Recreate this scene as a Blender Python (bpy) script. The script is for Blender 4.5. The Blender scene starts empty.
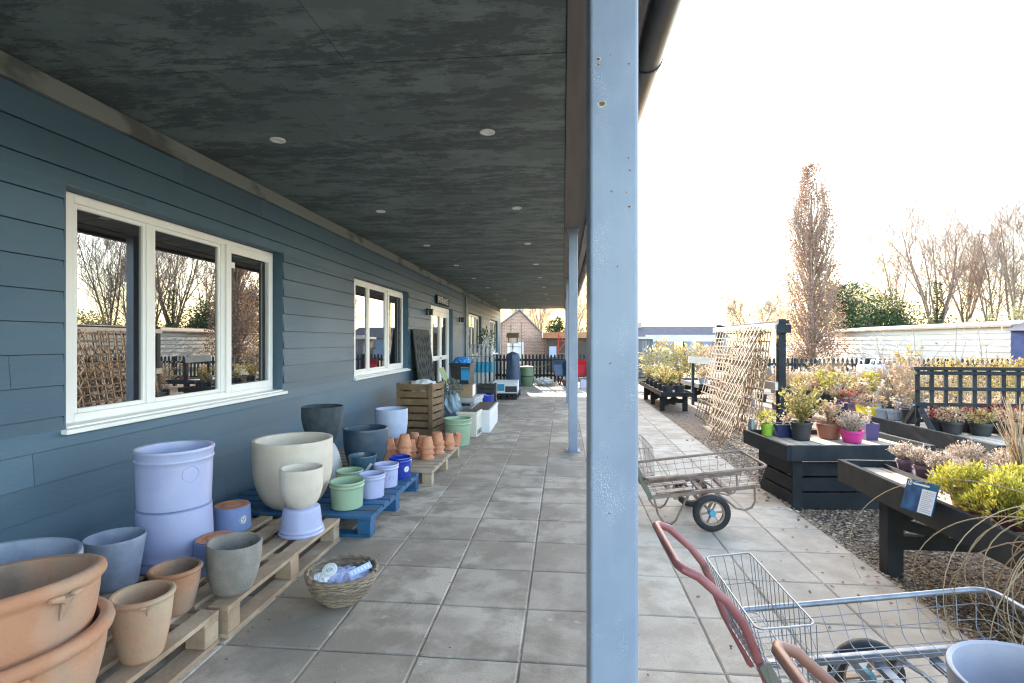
import bpy, math, random
from mathutils import Vector, Matrix, noise
C = bpy.context.scene.collection
R_ = math.radians
PI = math.pi
# ------------------------------------------------------------------ scene / camera
scn = bpy.context.scene
EYE = 1.38
YAW = math.atan(51/526.)
CS, SN = math.cos(YAW), math.sin(YAW)
def W(px, d):                       # plan position of something seen at column px, d metres away
    l = (px-512)/526.*d
    return (l*CS-d*SN, l*SN+d*CS)
cam = bpy.data.cameras.new('camera'); co = bpy.data.objects.new('camera', cam); C.objects.link(co)
cam.sensor_width = 36; cam.lens = 36*526/1024.
cam.clip_end = 800; cam.clip_start = 0.03
co.location = (0, 0, EYE); co.rotation_euler = (PI/2, 0, YAW)
scn.camera = co
# ------------------------------------------------------------------ light
AZ = R_(10.3); EL = R_(16.0)           # sun ahead, a little to the left behind the building
S = Vector((-math.sin(AZ)*math.cos(EL), math.cos(AZ)*math.cos(EL), math.sin(EL)))
sl = bpy.data.lights.new('sun', 'SUN'); sl.energy = 2.0; sl.angle = R_(0.55); sl.color = (1, .95, .87)
so = bpy.data.objects.new('sun', sl); C.objects.link(so)
so.rotation_euler = S.to_track_quat('Z', 'Y').to_euler(); so.location = (0, 30, 30)
w = bpy.data.worlds.new('World'); scn.world = w; w.use_nodes = True
nt = w.node_tree; bg = nt.nodes['Background']
sky = nt.nodes.new('ShaderNodeTexSky'); sky.sky_type = 'NISHITA'; sky.sun_disc = False
sky.sun_elevation = EL; sky.sun_rotation = -AZ; sky.dust_density = 2.4; sky.air_density = 1.0; sky.ozone_density = 0.3
nt.links.new(sky.outputs[0], bg.inputs[0]); bg.inputs[1].default_value = 0.15
scn.view_settings.view_transform = 'Standard'; scn.view_settings.look = 'None'
scn.view_settings.exposure = 3.42; scn.view_settings.gamma = 1
scn.render.engine = 'CYCLES'
try:
    scn.cycles.sample_clamp_direct = .3; scn.cycles.filter_width = 1.2; scn.cycles.max_bounces = 8; scn.cycles.diffuse_bounces = 5; scn.cycles.glossy_bounces = 4; scn.cycles.transparent_max_bounces = 12
except Exception: pass

# ------------------------------------------------------------------ mesh builder
class MB:
    def __init__(s): s.v = []; s.f = []; s.sm = []
    def add(s, vs, fs, smooth=False, M=None):
        o = len(s.v)
        if M is not None: vs = [M @ Vector(p) for p in vs]
        s.v.extend([tuple(p) for p in vs])
        s.f.extend([tuple(i+o for i in f) for f in fs]); s.sm.extend([smooth]*len(fs))
    def box(s, x0, x1, y0, y1, z0, z1, M=None):
        s.add([(x0,y0,z0),(x1,y0,z0),(x1,y1,z0),(x0,y1,z0),(x0,y0,z1),(x1,y0,z1),(x1,y1,z1),(x0,y1,z1)],
              [(0,3,2,1),(4,5,6,7),(0,1,5,4),(1,2,6,5),(2,3,7,6),(3,0,4,7)], False, M)
    def quad(s, a, b, c, d): s.add([a,b,c,d], [(0,1,2,3)])
    def bar(s, a, b, w, h, up=(0,0,1)):          # rectangular bar from a to b
        a = Vector(a); b = Vector(b); d = b-a; L = d.length; d.normalize()
        u = Vector(up)
        if abs(d.dot(u)) > .98: u = Vector((1,0,0))
        sx = d.cross(u).normalized(); uz = sx.cross(d).normalized()
        M = Matrix((( d.x, sx.x, uz.x, a.x),( d.y, sx.y, uz.y, a.y),( d.z, sx.z, uz.z, a.z),(0,0,0,1)))
        s.box(0, L, -w/2, w/2, -h/2, h/2, M)
    def tube(s, pts, r, seg=8, closed=False, caps=True, M=None):
        P = [Vector(p) for p in pts]; n = len(P)
        if not isinstance(r, (list, tuple)): r = [r]*n
        vs = []; fs = []; prev = None
        for i in range(n):
            if closed: t = P[(i+1) % n]-P[i-1]
            elif i == 0: t = P[1]-P[0]
            elif i == n-1: t = P[-1]-P[-2]
            else: t = (P[i+1]-P[i]).normalized()+(P[i]-P[i-1]).normalized()
            if t.length < 1e-9: t = Vector((0,0,1))
            t.normalize()
            if prev is None:
                u = Vector((0,0,1)) if abs(t.z) < .9 else Vector((1,0,0))
                a = t.cross(u).normalized()
            else:
                a = prev - t*prev.dot(t)
                if a.length < 1e-6: a = t.cross(Vector((0,0,1)) if abs(t.z) < .9 else Vector((1,0,0)))
                a.normalize()
            prev = a; b = t.cross(a)
            for k in range(seg):
                an = 2*PI*k/seg
                vs.append(P[i]+(a*math.cos(an)+b*math.sin(an))*r[i])
        m = n if closed else n-1
        for i in range(m):
            for k in range(seg):
                i2 = (i+1) % n; k2 = (k+1) % seg
                fs.append((i*seg+k, i*seg+k2, i2*seg+k2, i2*seg+k))
        if caps and not closed and seg > 3:
            fs.append(tuple(range(seg-1, -1, -1))); fs.append(tuple((n-1)*seg+k for k in range(seg)))
        s.add(vs, fs, seg > 3, M)
    def lathe(s, prof, seg=40, M=None, wob=None, smooth=True, caps=True):
        vs = []; fs = []; n = len(prof)
        for (r, z) in prof:
            for k in range(seg):
                a = 2*PI*k/seg; q = r
                if wob: q = r*(1+wob(a, z))
                vs.append((q*math.cos(a), q*math.sin(a), z))
        for i in range(n-1):
            for k in range(seg):
                k2 = (k+1) % seg
                fs.append((i*seg+k, i*seg+k2, (i+1)*seg+k2, (i+1)*seg+k))
        if caps and prof[0][0] > 1e-5: fs.append(tuple(range(seg-1, -1, -1)))
        if caps and prof[-1][0] > 1e-5: fs.append(tuple((n-1)*seg+k for k in range(seg)))
        s.add(vs, fs, smooth, M)
    def leaf(s, p, d, nrm, L, w_):                # small folded leaf, 4 points
        d = d.normalized(); sd = d.cross(nrm)
        if sd.length < 1e-5: sd = Vector((1,0,0))
        sd.normalize()
        a = p; c = p+d*L; m = p+d*(L*.5)
        s.add([a, m+sd*w_*.5, c, m-sd*w_*.5], [(0,1,2,3)])
    def build(s, name, m, parent=None, bevel=0, loc=None, seg=2):
        me = bpy.data.meshes.new(name); me.from_pydata(s.v, [], s.f)
        me.polygons.foreach_set('use_smooth', s.sm)
        me.materials.append(m); me.update()
        if any(s.sm) and not all(s.sm) is None:
            try: me.set_sharp_from_angle(angle=R_(42))
            except Exception: pass
        o = bpy.data.objects.new(name, me); C.objects.link(o)
        if parent is not None: o.parent = parent
        if loc is not None: o.location = loc
        if bevel:
            b = o.modifiers.new('bevel', 'BEVEL'); b.width = bevel; b.segments = seg; b.limit_method = 'ANGLE'; b.angle_limit = R_(40)
        return o
def tag(o, label, cat, group=None):
    o['label'] = label; o['category'] = cat
    if group: o['group'] = group
    return o
def thing(name, label, cat, loc=(0,0,0), rz=0, group=None):
    o = bpy.data.objects.new(name, None); C.objects.link(o); o.empty_display_size = .1
    o.location = loc; o.rotation_euler = (0,0,rz)
    return tag(o, label, cat, group)
def struct(o): o['kind'] = 'structure'; return o
def stuff(o): o['kind'] = 'stuff'; return o
def dup(root, loc, rz=0, label=None, group=None, scale=None):
    r = root.copy(); C.objects.link(r); r.location = loc; r.rotation_euler = (0,0,rz)
    if label: r['label'] = label
    if group: r['group'] = group
    if scale: r.scale = (scale,)*3
    for ch in list(root.children):
        c = ch.copy(); C.objects.link(c); c.parent = r
        for g in list(ch.children):
            d = g.copy(); C.objects.link(d); d.parent = c
    return r
def RZ(a): return Matrix.Rotation(a, 4, 'Z')
def T(x, y, z): return Matrix.Translation((x, y, z))

# ------------------------------------------------------------------ materials
MATS = {}
def mat(name, col, rough=.7, col2=None, scale=8, stretch=(1,1,1), lo=.35, hi=.65, bump=0, bscale=60, metal=0, spec=.5, detail=6, isl=0, coat=0, col3=None, scale3=3, lo3=.55, hi3=.7):
    """noise-mottled Principled; col2 patches, col3 larger stains, isl = tone change from piece to piece"""
    if name in MATS: return MATS[name]
    m = bpy.data.materials.new(name); m.use_nodes = True; n = m.node_tree.nodes; L = m.node_tree.links
    p = n['Principled BSDF']; p.inputs['Roughness'].default_value = rough; p.inputs['Metallic'].default_value = metal
    p.inputs['Specular IOR Level'].default_value = spec
    if coat: p.inputs['Coat Weight'].default_value = coat; p.inputs['Coat Roughness'].default_value = .12
    tc = n.new('ShaderNodeTexCoord'); mp = n.new('ShaderNodeMapping'); mp.inputs['Scale'].default_value = stretch
    oi = n.new('ShaderNodeObjectInfo'); mul = n.new('ShaderNodeVectorMath'); mul.operation = 'ADD'
    cmb = n.new('ShaderNodeMath'); cmb.operation = 'MULTIPLY'; cmb.inputs[1].default_value = 37.
    L.new(oi.outputs['Random'], cmb.inputs[0]); L.new(cmb.outputs[0], mul.inputs[1]); L.new(tc.outputs['Object'], mul.inputs[0])
    L.new(mul.outputs[0], mp.inputs[0])
    def ns(sc, det, a, b):
        t = n.new('ShaderNodeTexNoise'); t.inputs['Scale'].default_value = sc; t.inputs['Detail'].default_value = det
        L.new(mp.outputs[0], t.inputs['Vector'])
        r = n.new('ShaderNodeMapRange'); r.inputs[1].default_value = a; r.inputs[2].default_value = b; r.clamp = True
        L.new(t.outputs['Fac'], r.inputs[0]); return r.outputs[0]
    def mix(f, a, b):
        x = n.new('ShaderNodeMix'); x.data_type = 'RGBA'; L.new(f, x.inputs[0])
        for q, i in ((a, 6), (b, 7)):
            if isinstance(q, tuple): x.inputs[i].default_value = (*q, 1)
            else: L.new(q, x.inputs[i])
        return x.outputs[2]
    c = tuple(col)
    out = None
    if col2: out = mix(ns(scale, detail, lo, hi), c, tuple(col2))
    if col3: out = mix(ns(scale3, 8, lo3, hi3), out if out is not None else c, tuple(col3))
    if isl:
        g = n.new('ShaderNodeNewGeometry'); hs = n.new('ShaderNodeHueSaturation')
        mr = n.new('ShaderNodeMapRange'); mr.inputs[3].default_value = 1-isl; mr.inputs[4].default_value = 1+isl
        L.new(g.outputs['Random Per Island'], mr.inputs[0]); L.new(mr.outputs[0], hs.inputs['Value'])
        if out is None: hs.inputs['Color'].default_value = (*c, 1)
        else: L.new(out, hs.inputs['Color'])
        out = hs.outputs[0]
    if out is None: p.inputs['Base Color'].default_value = (*c, 1)
    else: L.new(out, p.inputs['Base Color'])
    if bump:
        t = n.new('ShaderNodeTexNoise'); t.inputs['Scale'].default_value = bscale; t.inputs['Detail'].default_value = 5
        L.new(mp.outputs[0], t.inputs['Vector'])
        b = n.new('ShaderNodeBump'); b.inputs['Strength'].default_value = bump; b.inputs['Distance'].default_value = .01
        L.new(t.outputs['Fac'], b.inputs['Height']); L.new(b.outputs[0], p.inputs['Normal'])
    MATS[name] = m; return m
def leafmat(name, cols, trans=.4, rough=.7):
    """foliage: tone differs from leaf to leaf, light comes through"""
    if name in MATS: return MATS[name]
    m = bpy.data.materials.new(name); m.use_nodes = True; n = m.node_tree.nodes; L = m.node_tree.links
    p = n['Principled BSDF']; p.inputs['Roughness'].default_value = rough; p.inputs['Specular IOR Level'].default_value = .25
    g = n.new('ShaderNodeNewGeometry'); r = n.new('ShaderNodeValToRGB'); L.new(g.outputs['Random Per Island'], r.inputs[0])
    e = r.color_ramp.elements
    while len(e) < len(cols): e.new(.5)
    for i, c in enumerate(cols): e[i].position = i/(len(cols)-1.); e[i].color = (*c, 1)
    L.new(r.outputs[0], p.inputs['Base Color'])
    t = n.new('ShaderNodeBsdfTranslucent'); L.new(r.outputs[0], t.inputs['Color'])
    x = n.new('ShaderNodeMixShader'); x.inputs[0].default_value = trans
    L.new(p.outputs[0], x.inputs[1]); L.new(t.outputs[0], x.inputs[2]); L.new(x.outputs[0], n['Material Output'].inputs[0])
    MATS[name] = m; return m

mSiding = mat('siding_paint', (.054,.108,.160), .62, (.070,.123,.172), 3, (1,.25,1), bump=.12, bscale=90, isl=.11, col3=(.044,.092,.14), scale3=1.2, spec=.35)
mTrimGrey = mat('trim_paint', (.20,.222,.212), .8, (.10,.112,.11), 3, (1,.6,1), lo=.52, hi=.6, spec=.2)
mCeil = None
mSoffit = mat('soffit_board', (.155,.14,.125), .8, (.12,.108,.098), 4, (4,.2,1), bump=.2)
mUPVC = mat('white_upvc', (.84,.82,.79), .35, (.78,.76,.73), 3)
mGlassD = mat('window_glass', (.012,.013,.014), .0, spec=1.0)
MATS['window_glass'].node_tree.nodes['Principled BSDF'].inputs['IOR'].default_value = 2.1
mSteelBlue = mat('blue_paint', (.25,.345,.52), .42, (.29,.385,.56), 5, bump=.06, bscale=140)
mSteelDark = mat('blue_paint_edge', (.12,.19,.33), .45, (.14,.21,.35), 6, bump=.06)
mGutter = mat('black_gutter', (.02,.026,.036), .4, (.035,.04,.045), 10)
mTerra = mat('terracotta', (.37,.172,.092), .9, (.42,.275,.185), 4, lo=.42, hi=.62, bump=.25, bscale=70, col3=(.225,.155,.11), scale3=4, lo3=.5, hi3=.7)
mTerra2 = mat('terracotta_pale', (.42,.24,.145), .9, (.42,.31,.21), 6, bump=.22, col3=(.33,.255,.17), scale3=5)
mTerraS = mat('terracotta_small', (.44,.17,.085), .85, (.50,.24,.14), 20, bump=.1, isl=.12)
mLav = mat('lavender_glaze', (.35,.375,.56), .42, (.40,.42,.60), 6, bump=.06, bscale=120, coat=.2, col3=(.31,.335,.52))
mLavIn = mLav
mBluePot = mat('cobalt_wash', (.19,.26,.50), .5, (.24,.31,.54), 5, bump=.1, coat=.15)
mBlueGrey = mat('bluegrey_clay', (.20,.225,.295), .8, (.30,.33,.41), 8, bump=.2, bscale=90)
mGreyClay = mat('grey_clay', (.20,.215,.24), .85, (.26,.275,.30), 9, bump=.2)
mStone = mat('grey_stone', (.20,.178,.155), .9, (.26,.235,.205), 12, bump=.35, bscale=110)
mCream = mat('cream_stone', (.54,.46,.37), .88, (.60,.525,.44), 7, bump=.22, bscale=120, col3=(.47,.40,.32))
mEgg = mat('pale_grey_stone', (.48,.465,.45), .85, (.54,.52,.50), 9, bump=.2)
mSlate = mat('slate_stone', (.030,.040,.050), .85, (.048,.062,.075), 12, bump=.25, bscale=110)
mNavyP = mat('navy_glaze', (.024,.048,.078), .5, (.045,.075,.11), 9, bump=.15, coat=.2)
mTeal = mat('teal_glaze', (.022,.065,.10), .35, (.038,.095,.135), 9, bump=.05, coat=.5)
mSage = mat('sage_glaze', (.255,.36,.235), .45, (.30,.40,.27), 5, bump=.05, coat=.3)
mDeep = mat('royal_blue_glaze', (.012,.03,.28), .22, (.016,.04,.33), 8, coat=.6)
mLavTall = mat('lavender_grey_stone', (.36,.42,.57), .75, (.41,.46,.60), 8, bump=.15)
mPalWood = mat('pallet_wood', (.42,.30,.195), .85, (.26,.18,.115), 5, (1,1,1), isl=.2, bump=.3, bscale=50, col3=(.50,.39,.28))
mPalPale = mat('pallet_wood_pale', (.40,.31,.22), .85, (.28,.215,.15), 5, isl=.18, bump=.3, bscale=50)
mPalBlue = mat('pallet_blue', (.010,.075,.175), .65, (.016,.105,.225), 6, bump=.25, bscale=60, col3=(.085,.105,.095), scale3=5, lo3=.56, hi3=.66, isl=.15)
mCrate = mat('crate_wood', (.25,.16,.085), .85, (.17,.105,.055), 7, isl=.22, bump=.3)
mBlackWood = mat('black_timber', (.020,.024,.028), .85, (.031,.036,.040), 6, (1,1,1), bump=.07, bscale=45, isl=.15, spec=.2)
mDeck = mat('deck_slats', (.44,.36,.27), .85, (.33,.265,.20), 6, isl=.2, bump=.3)
mPaleWood = mat('pale_timber', (.66,.60,.52), .8, (.55,.47,.37), 5, isl=.1, bump=.2)
mLattice = mat('lattice_wood', (.25,.155,.075), .8, (.18,.11,.05), 8, isl=.15, bump=.2)
mGalv = mat('galvanised', (.25,.265,.29), .45, (.17,.183,.20), 25, metal=.7, bump=.05)
mRust = mat('rusty_wire', (.20,.13,.095), .7, (.30,.24,.20), 14, metal=.35, bump=.2, bscale=150)
mRedTube = mat('red_paint', (.215,.055,.055), .5, (.26,.09,.085), 12, bump=.08, col3=(.13,.065,.055), scale3=14, lo3=.62, hi3=.68)
mCopper = mat('worn_red_brown', (.215,.095,.066), .5, (.15,.07,.052), 15, metal=.2, bump=.1)
mTyre = mat('tyre_rubber', (.016,.017,.019), .75, (.03,.03,.03), 20)
mHub = mat('hub_rust', (.34,.27,.20), .6, (.26,.17,.11), 18, metal=.2)
mHubBlue = mat('hub_blue', (.10,.32,.42), .5)
mOldGreen = mat('worn_steel_bracket', (.13,.15,.12), .6, (.20,.19,.15), 18, metal=.4)
mBlackPl = mat('black_plastic', (.018,.019,.021), .5, (.028,.028,.03), 10)
mSoil = mat('soil', (.045,.032,.022), 1, (.075,.055,.04), 40, bump=.5)
mWhite = mat('white_paper', (.80,.80,.80), .6)
mWhitePl = mat('white_plastic', (.72,.72,.73), .45, (.62,.62,.63), 6)
mCreamPl = mat('cream_plastic', (.68,.63,.54), .5, (.58,.54,.46), 7)
mGreyPl = mat('grey_plastic', (.42,.43,.44), .5, (.34,.35,.36), 8)
mCard = mat('cardboard', (.33,.22,.13), .9, (.27,.18,.105), 8)
mDkBlue = mat('dark_blue_tarp', (.03,.055,.11), .55, (.05,.08,.14), 9, bump=.3, bscale=20)
mBrightBlue = mat('blue_bag', (.03,.20,.55), .4, (.05,.27,.62), 10, bump=.4, bscale=25)
mTealLb = mat('teal_label', (.01,.20,.33), .45, (.015,.24,.38), 9)
mLbBlue = mat('label_blue', (.03,.30,.62), .45)
mNavyLb = mat('label_navy', (.01,.07,.22), .45)
mRed = mat('red_plastic', (.55,.03,.045), .4, (.48,.025,.04), 8)
mRedOr = mat('red_steel', (.52,.075,.035), .5, (.45,.06,.03), 9)
mGreenBin = mat('green_plastic', (.085,.14,.075), .5, (.11,.17,.09), 7)
mPink = mat('pink_plastic', (.45,.022,.18), .45)
mLime = mat('lime_plastic', (.24,.42,.03), .45)
mNavyPl = mat('navy_plastic', (.015,.025,.09), .4)
mYellow = mat('yellow_plastic', (.66,.50,.015), .45)
mPurple = mat('purple_plastic', (.04,.026,.10), .5)
mDusty = mat('dusty_purple_pot', (.16,.095,.13), .55, (.20,.13,.16), 20)
mMaroon = mat('maroon_pot', (.075,.018,.028), .5)
mBrownPot = mat('brown_pot', (.20,.075,.045), .6, (.25,.10,.06), 15)
mGreyPot = mat('grey_pot', (.25,.27,.30), .6, (.30,.32,.35), 12)
mBrick = None
mSlateRoof = mat('slate_roof', (.075,.078,.095), .95, (.10,.10,.115), 3, (1,1,1), bump=.3, spec=.1)
mTileRoof = mat('grey_roof', (.20,.195,.20), .85, (.26,.25,.25), 2, bump=.3)
mWhiteWall = mat('white_boarding', (.57,.54,.50), .85, (.46,.43,.385), 2, (1,.2,3), bump=.1)
mDkShed = mat('brown_shed', (.085,.06,.05), .8, (.12,.085,.07), 4, (1,1,1), bump=.2)
mBlueShed = mat('blue_shed', (.028,.045,.12), .9, (.036,.055,.14), 3, spec=.1)
mBark = mat('bark', (.20,.15,.12), .95, (.23,.17,.13), 12, bump=.5, bscale=30)
mTwig = mat('twigs', (.27,.195,.155), .95, (.32,.24,.19), 4)
mGrey2 = mat('metal_grey', (.20,.21,.21), .5, (.25,.26,.26), 9, metal=.5)
mWicker = mat('wicker', (.25,.19,.13), .75, (.16,.12,.085), 30, isl=.25, bump=.2)
mLampBk = mat('black_lamp', (.02,.02,.022), .8, spec=.1)
mSignBk = mat('sign_board', (.014,.018,.03), .9, spec=.08)
mLampGl = mat('lamp_glass', (.55,.60,.55), .1)
mLampGl2 = mat('lantern_glass', (.06,.075,.06), .5, spec=.1)
mWhiteMet = mat('white_metal', (.75,.74,.70), .4)
mLeafDry = mat('dead_leaf', (.18,.11,.06), .8, isl=.4)
mPlasticWrap = mat('crumpled_plastic', (.50,.53,.72), .12, (.36,.42,.68), 18, bump=.6, bscale=45, coat=.5)

lfTan = leafmat('dry_stems', [(.28,.19,.11), (.40,.30,.185), (.46,.36,.24)], .3)
lfHeath = leafmat('heather_leaf', [(.30,.235,.19), (.50,.40,.32), (.60,.50,.41), (.36,.31,.22)], .42)
lfPinkB = leafmat('pinkish_dry_leaf', [(.22,.13,.08), (.36,.255,.17), (.44,.34,.235), (.28,.16,.10)], .36)
lfYel = leafmat('yellow_green_leaf', [(.16,.17,.025), (.34,.31,.05), (.44,.37,.06), (.24,.235,.04)], .35)
lfGold = leafmat('golden_leaf', [(.20,.135,.045), (.30,.22,.075), (.30,.245,.11)], .35)
lfOlive = leafmat('olive_leaf', [(.11,.115,.035), (.24,.215,.07), (.36,.29,.11), (.40,.29,.11)], .4)
lfGreen = leafmat('green_leaf', [(.03,.065,.02), (.06,.11,.03), (.10,.15,.05)], .35)
lfDark = leafmat('evergreen_leaf', [(.016,.036,.017), (.03,.06,.025), (.05,.085,.03), (.085,.11,.04)], .25)
lfIvy = leafmat('ivy_leaf', [(.05,.07,.025), (.10,.12,.045), (.15,.15,.07)], .3)
lfRed = leafmat('red_brown_leaf', [(.12,.03,.02), (.24,.07,.05), (.30,.13,.09)], .35)
lfBrown = leafmat('brown_held_leaf', [(.16,.10,.075), (.26,.17,.13), (.34,.23,.17), (.22,.14,.10)], .35)
lfPale = leafmat('pale_gold_leaf', [(.30,.25,.12), (.44,.38,.20), (.36,.33,.16)], .4)

# worn paint of the canopy ceiling
def ceilmat():
    m = bpy.data.materials.new('worn_ceiling_paint'); m.use_nodes = True; n = m.node_tree.nodes; L = m.node_tree.links
    p = n['Principled BSDF']; p.inputs['Roughness'].default_value = .6; p.inputs['Specular IOR Level'].default_value = .35
    tc = n.new('ShaderNodeTexCoord')
    def ns(sc, st, a, b, det=8, w=.6):
        mp = n.new('ShaderNodeMapping'); mp.inputs['Scale'].default_value = st; L.new(tc.outputs['Object'], mp.inputs[0])
        t = n.new('ShaderNodeTexNoise'); t.inputs['Scale'].default_value = sc; t.inputs['Detail'].default_value = det; t.inputs['Roughness'].default_value = w
        L.new(mp.outputs[0], t.inputs['Vector']); r = n.new('ShaderNodeMapRange'); r.inputs[1].default_value = a; r.inputs[2].default_value = b
        L.new(t.outputs['Fac'], r.inputs[0]); return r.outputs[0]
    def mix(f, a, b, blend='MIX'):
        x = n.new('ShaderNodeMix'); x.data_type = 'RGBA'; x.blend_type = blend
        if isinstance(f, float): x.inputs[0].default_value = f
        else: L.new(f, x.inputs[0])
        for q, i in ((a, 6), (b, 7)):
            if isinstance(q, tuple): x.inputs[i].default_value = (*q, 1)
            else: L.new(q, x.inputs[i])
        return x.outputs[2]
    big = ns(1.6, (1,1.3,1), .47, .54, 9, .72)
    strk = ns(2.3, (.6,1.7,1), .485, .520, 12, .78)
    fine = ns(13, (.5,1.5,1), .40, .50, 10, .8)
    mm = n.new('ShaderNodeMath'); mm.operation = 'MULTIPLY'; L.new(strk, mm.inputs[0]); L.new(fine, mm.inputs[1])
    m2 = n.new('ShaderNodeMath'); m2.operation = 'MULTIPLY_ADD'; L.new(big, m2.inputs[0]); m2.inputs[1].default_value = .45; L.new(mm.outputs[0], m2.inputs[2])
    m2.use_clamp = True
    c = mix(m2.outputs[0], (.155,.196,.186), (.068,.088,.086))
    c = mix(ns(7, (1,1,1), .62, .68, 9, .7), c, (.115,.11,.09))
    L.new(c, p.inputs['Base Color'])
    b = n.new('ShaderNodeBump'); b.inputs['Strength'].default_value = .25; b.inputs['Distance'].default_value = .01
    L.new(mm.outputs[0], b.inputs['Height']); L.new(b.outputs[0], p.inputs['Normal'])
    return m
mCeil = ceilmat()
def brickmat():
    m = bpy.data.materials.new('red_brick'); m.use_nodes = True; n = m.node_tree.nodes; L = m.node_tree.links
    p = n['Principled BSDF']; p.inputs['Roughness'].default_value = .9
    tc = n.new('ShaderNodeTexCoord'); mp = n.new('ShaderNodeMapping'); mp.inputs['Rotation'].default_value = (PI/2, 0, 0)
    L.new(tc.outputs['Object'], mp.inputs[0])
    b = n.new('ShaderNodeTexBrick'); b.inputs['Scale'].default_value = 1; b.inputs['Brick Width'].default_value = .225; b.inputs['Row Height'].default_value = .075
    b.inputs['Mortar Size'].default_value = .01; b.inputs['Color1'].default_value = (.36,.17,.11,1); b.inputs['Color2'].default_value = (.46,.28,.20,1); b.inputs['Mortar'].default_value = (.48,.42,.36,1)
    L.new(mp.outputs[0], b.inputs['Vector']); L.new(b.outputs['Color'], p.inputs['Base Color'])
    return m
mBrick = brickmat()
def slabmat(name, c1, c2, stain):
    m = bpy.data.materials.new(name); m.use_nodes = True; n = m.node_tree.nodes; L = m.node_tree.links
    p = n['Principled BSDF']; p.inputs['Roughness'].default_value = .82; p.inputs['Specular IOR Level'].default_value = .35
    tc = n.new('ShaderNodeTexCoord'); g = n.new('ShaderNodeNewGeometry')
    add = n.new('ShaderNodeVectorMath'); add.operation = 'ADD'; sc = n.new('ShaderNodeMath'); sc.operation = 'MULTIPLY'; sc.inputs[1].default_value = 60
    L.new(g.outputs['Random Per Island'], sc.inputs[0]); L.new(tc.outputs['Object'], add.inputs[0]); L.new(sc.outputs[0], add.inputs[1])
    def ns(s, a, b, vec, det=8, w=.6):
        t = n.new('ShaderNodeTexNoise'); t.inputs['Scale'].default_value = s; t.inputs['Detail'].default_value = det; t.inputs['Roughness'].default_value = w
        L.new(vec, t.inputs['Vector']); r = n.new('ShaderNodeMapRange'); r.inputs[1].default_value = a; r.inputs[2].default_value = b; L.new(t.outputs['Fac'], r.inputs[0]); return r.outputs[0]
    def mix(f, a, b, bl='MIX'):
        x = n.new('ShaderNodeMix'); x.data_type = 'RGBA'; x.blend_type = bl
        if isinstance(f, float): x.inputs[0].default_value = f
        else: L.new(f, x.inputs[0])
        for q, i in ((a, 6), (b, 7)):
            if isinstance(q, tuple): x.inputs[i].default_value = (*q, 1)
            else: L.new(q, x.inputs[i])
        return x.outputs[2]
    c = mix(g.outputs['Random Per Island'], c1, c2)
    f1 = ns(3.6, .44, .60, add.outputs[0], 8, .62)
    c = mix(f1, c, stain)
    c = mix(ns(1.1, .48, .62, tc.outputs['Object'], 6, .6), c, tuple(x*.72 for x in c1))
    sp = n.new('ShaderNodeMath'); sp.operation = 'MULTIPLY'; sp.inputs[1].default_value = .5
    L.new(ns(90, .56, .70, tc.outputs['Object'], 3), sp.inputs[0])
    c = mix(sp.outputs[0], c, tuple(x*.5 for x in c1))
    s2 = n.new('ShaderNodeMath'); s2.operation = 'MULTIPLY'; s2.inputs[1].default_value = .6
    L.new(ns(6, .63, .70, tc.outputs['Object'], 9, .7), s2.inputs[0])
    c = mix(s2.outputs[0], c, tuple(min(.8, x*1.35) for x in c2))
    L.new(c, p.inputs['Base Color'])
    b = n.new('ShaderNodeBump'); b.inputs['Strength'].default_value = .25; b.inputs['Distance'].default_value = .006
    L.new(ns(120, .2, .8, tc.outputs['Object'], 4), b.inputs['Height']); L.new(b.outputs[0], p.inputs['Normal'])
    return m
mSlab = slabmat('concrete_slab', (.33,.275,.215), (.47,.395,.315), (.225,.185,.145))
mSlab2 = slabmat('skylit_concrete_slab', (.53,.44,.34), (.61,.515,.405), (.41,.335,.25))  # same slabs outside the canopy, open-sky brightness put into the colour
mMortar = mat('mortar', (.36,.33,.28), .95, (.20,.18,.15), 10, bump=.3)

# ------------------------------------------------------------------ the setting
def gravelmat(name, a, b, c_, sc):
    m = bpy.data.materials.new(name); m.use_nodes = True; n = m.node_tree.nodes; L = m.node_tree.links
    p = n['Principled BSDF']; p.inputs['Roughness'].default_value = .9
    tc = n.new('ShaderNodeTexCoord'); v = n.new('ShaderNodeTexVoronoi'); v.inputs['Scale'].default_value = sc
    L.new(tc.outputs['Object'], v.inputs['Vector'])
    r = n.new('ShaderNodeValToRGB'); sx = n.new('ShaderNodeSeparateColor'); L.new(v.outputs['Color'], sx.inputs[0]); L.new(sx.outputs[0], r.inputs[0])
    e = r.color_ramp.elements; e.new(.5)
    for i, q in enumerate((a, b, c_)): e[i].position = i*.5; e[i].color = (*q, 1)
    L.new(r.outputs[0], p.inputs['Base Color'])
    bp = n.new('ShaderNodeBump'); bp.inputs['Strength'].default_value = 1; bp.inputs['Distance'].default_value = .03; bp.invert = True
    L.new(v.outputs['Distance'], bp.inputs['Height']); L.new(bp.outputs[0], p.inputs['Normal'])
    return m
mGravel = gravelmat('gravel', (.12,.08,.055), (.28,.20,.135), (.48,.38,.28), 62)
mEarth = mat('far_ground', (.16,.13,.08), 1, (.10,.12,.05), .6, bump=.4, bscale=8)
rng = random.Random(3)
g = MB(); g.quad((-300,-120,-.06), (300,-120,-.06), (300,420,-.06), (-300,420,-.06)); struct(g.build('ground', mEarth))
g = MB(); g.quad((1.2,-6,-.034), (14.6,-6,-.034), (14.6,17.6,-.034), (1.2,17.6,-.034)); struct(g.build('gravel', mGravel))
g = MB(); g.quad((-9.5,-6,-.0075), (1.885,-6,-.0075), (1.885,17.8,-.0075), (-9.5,17.8,-.0075)); struct(g.build('mortar_bed', mMortar))
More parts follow.
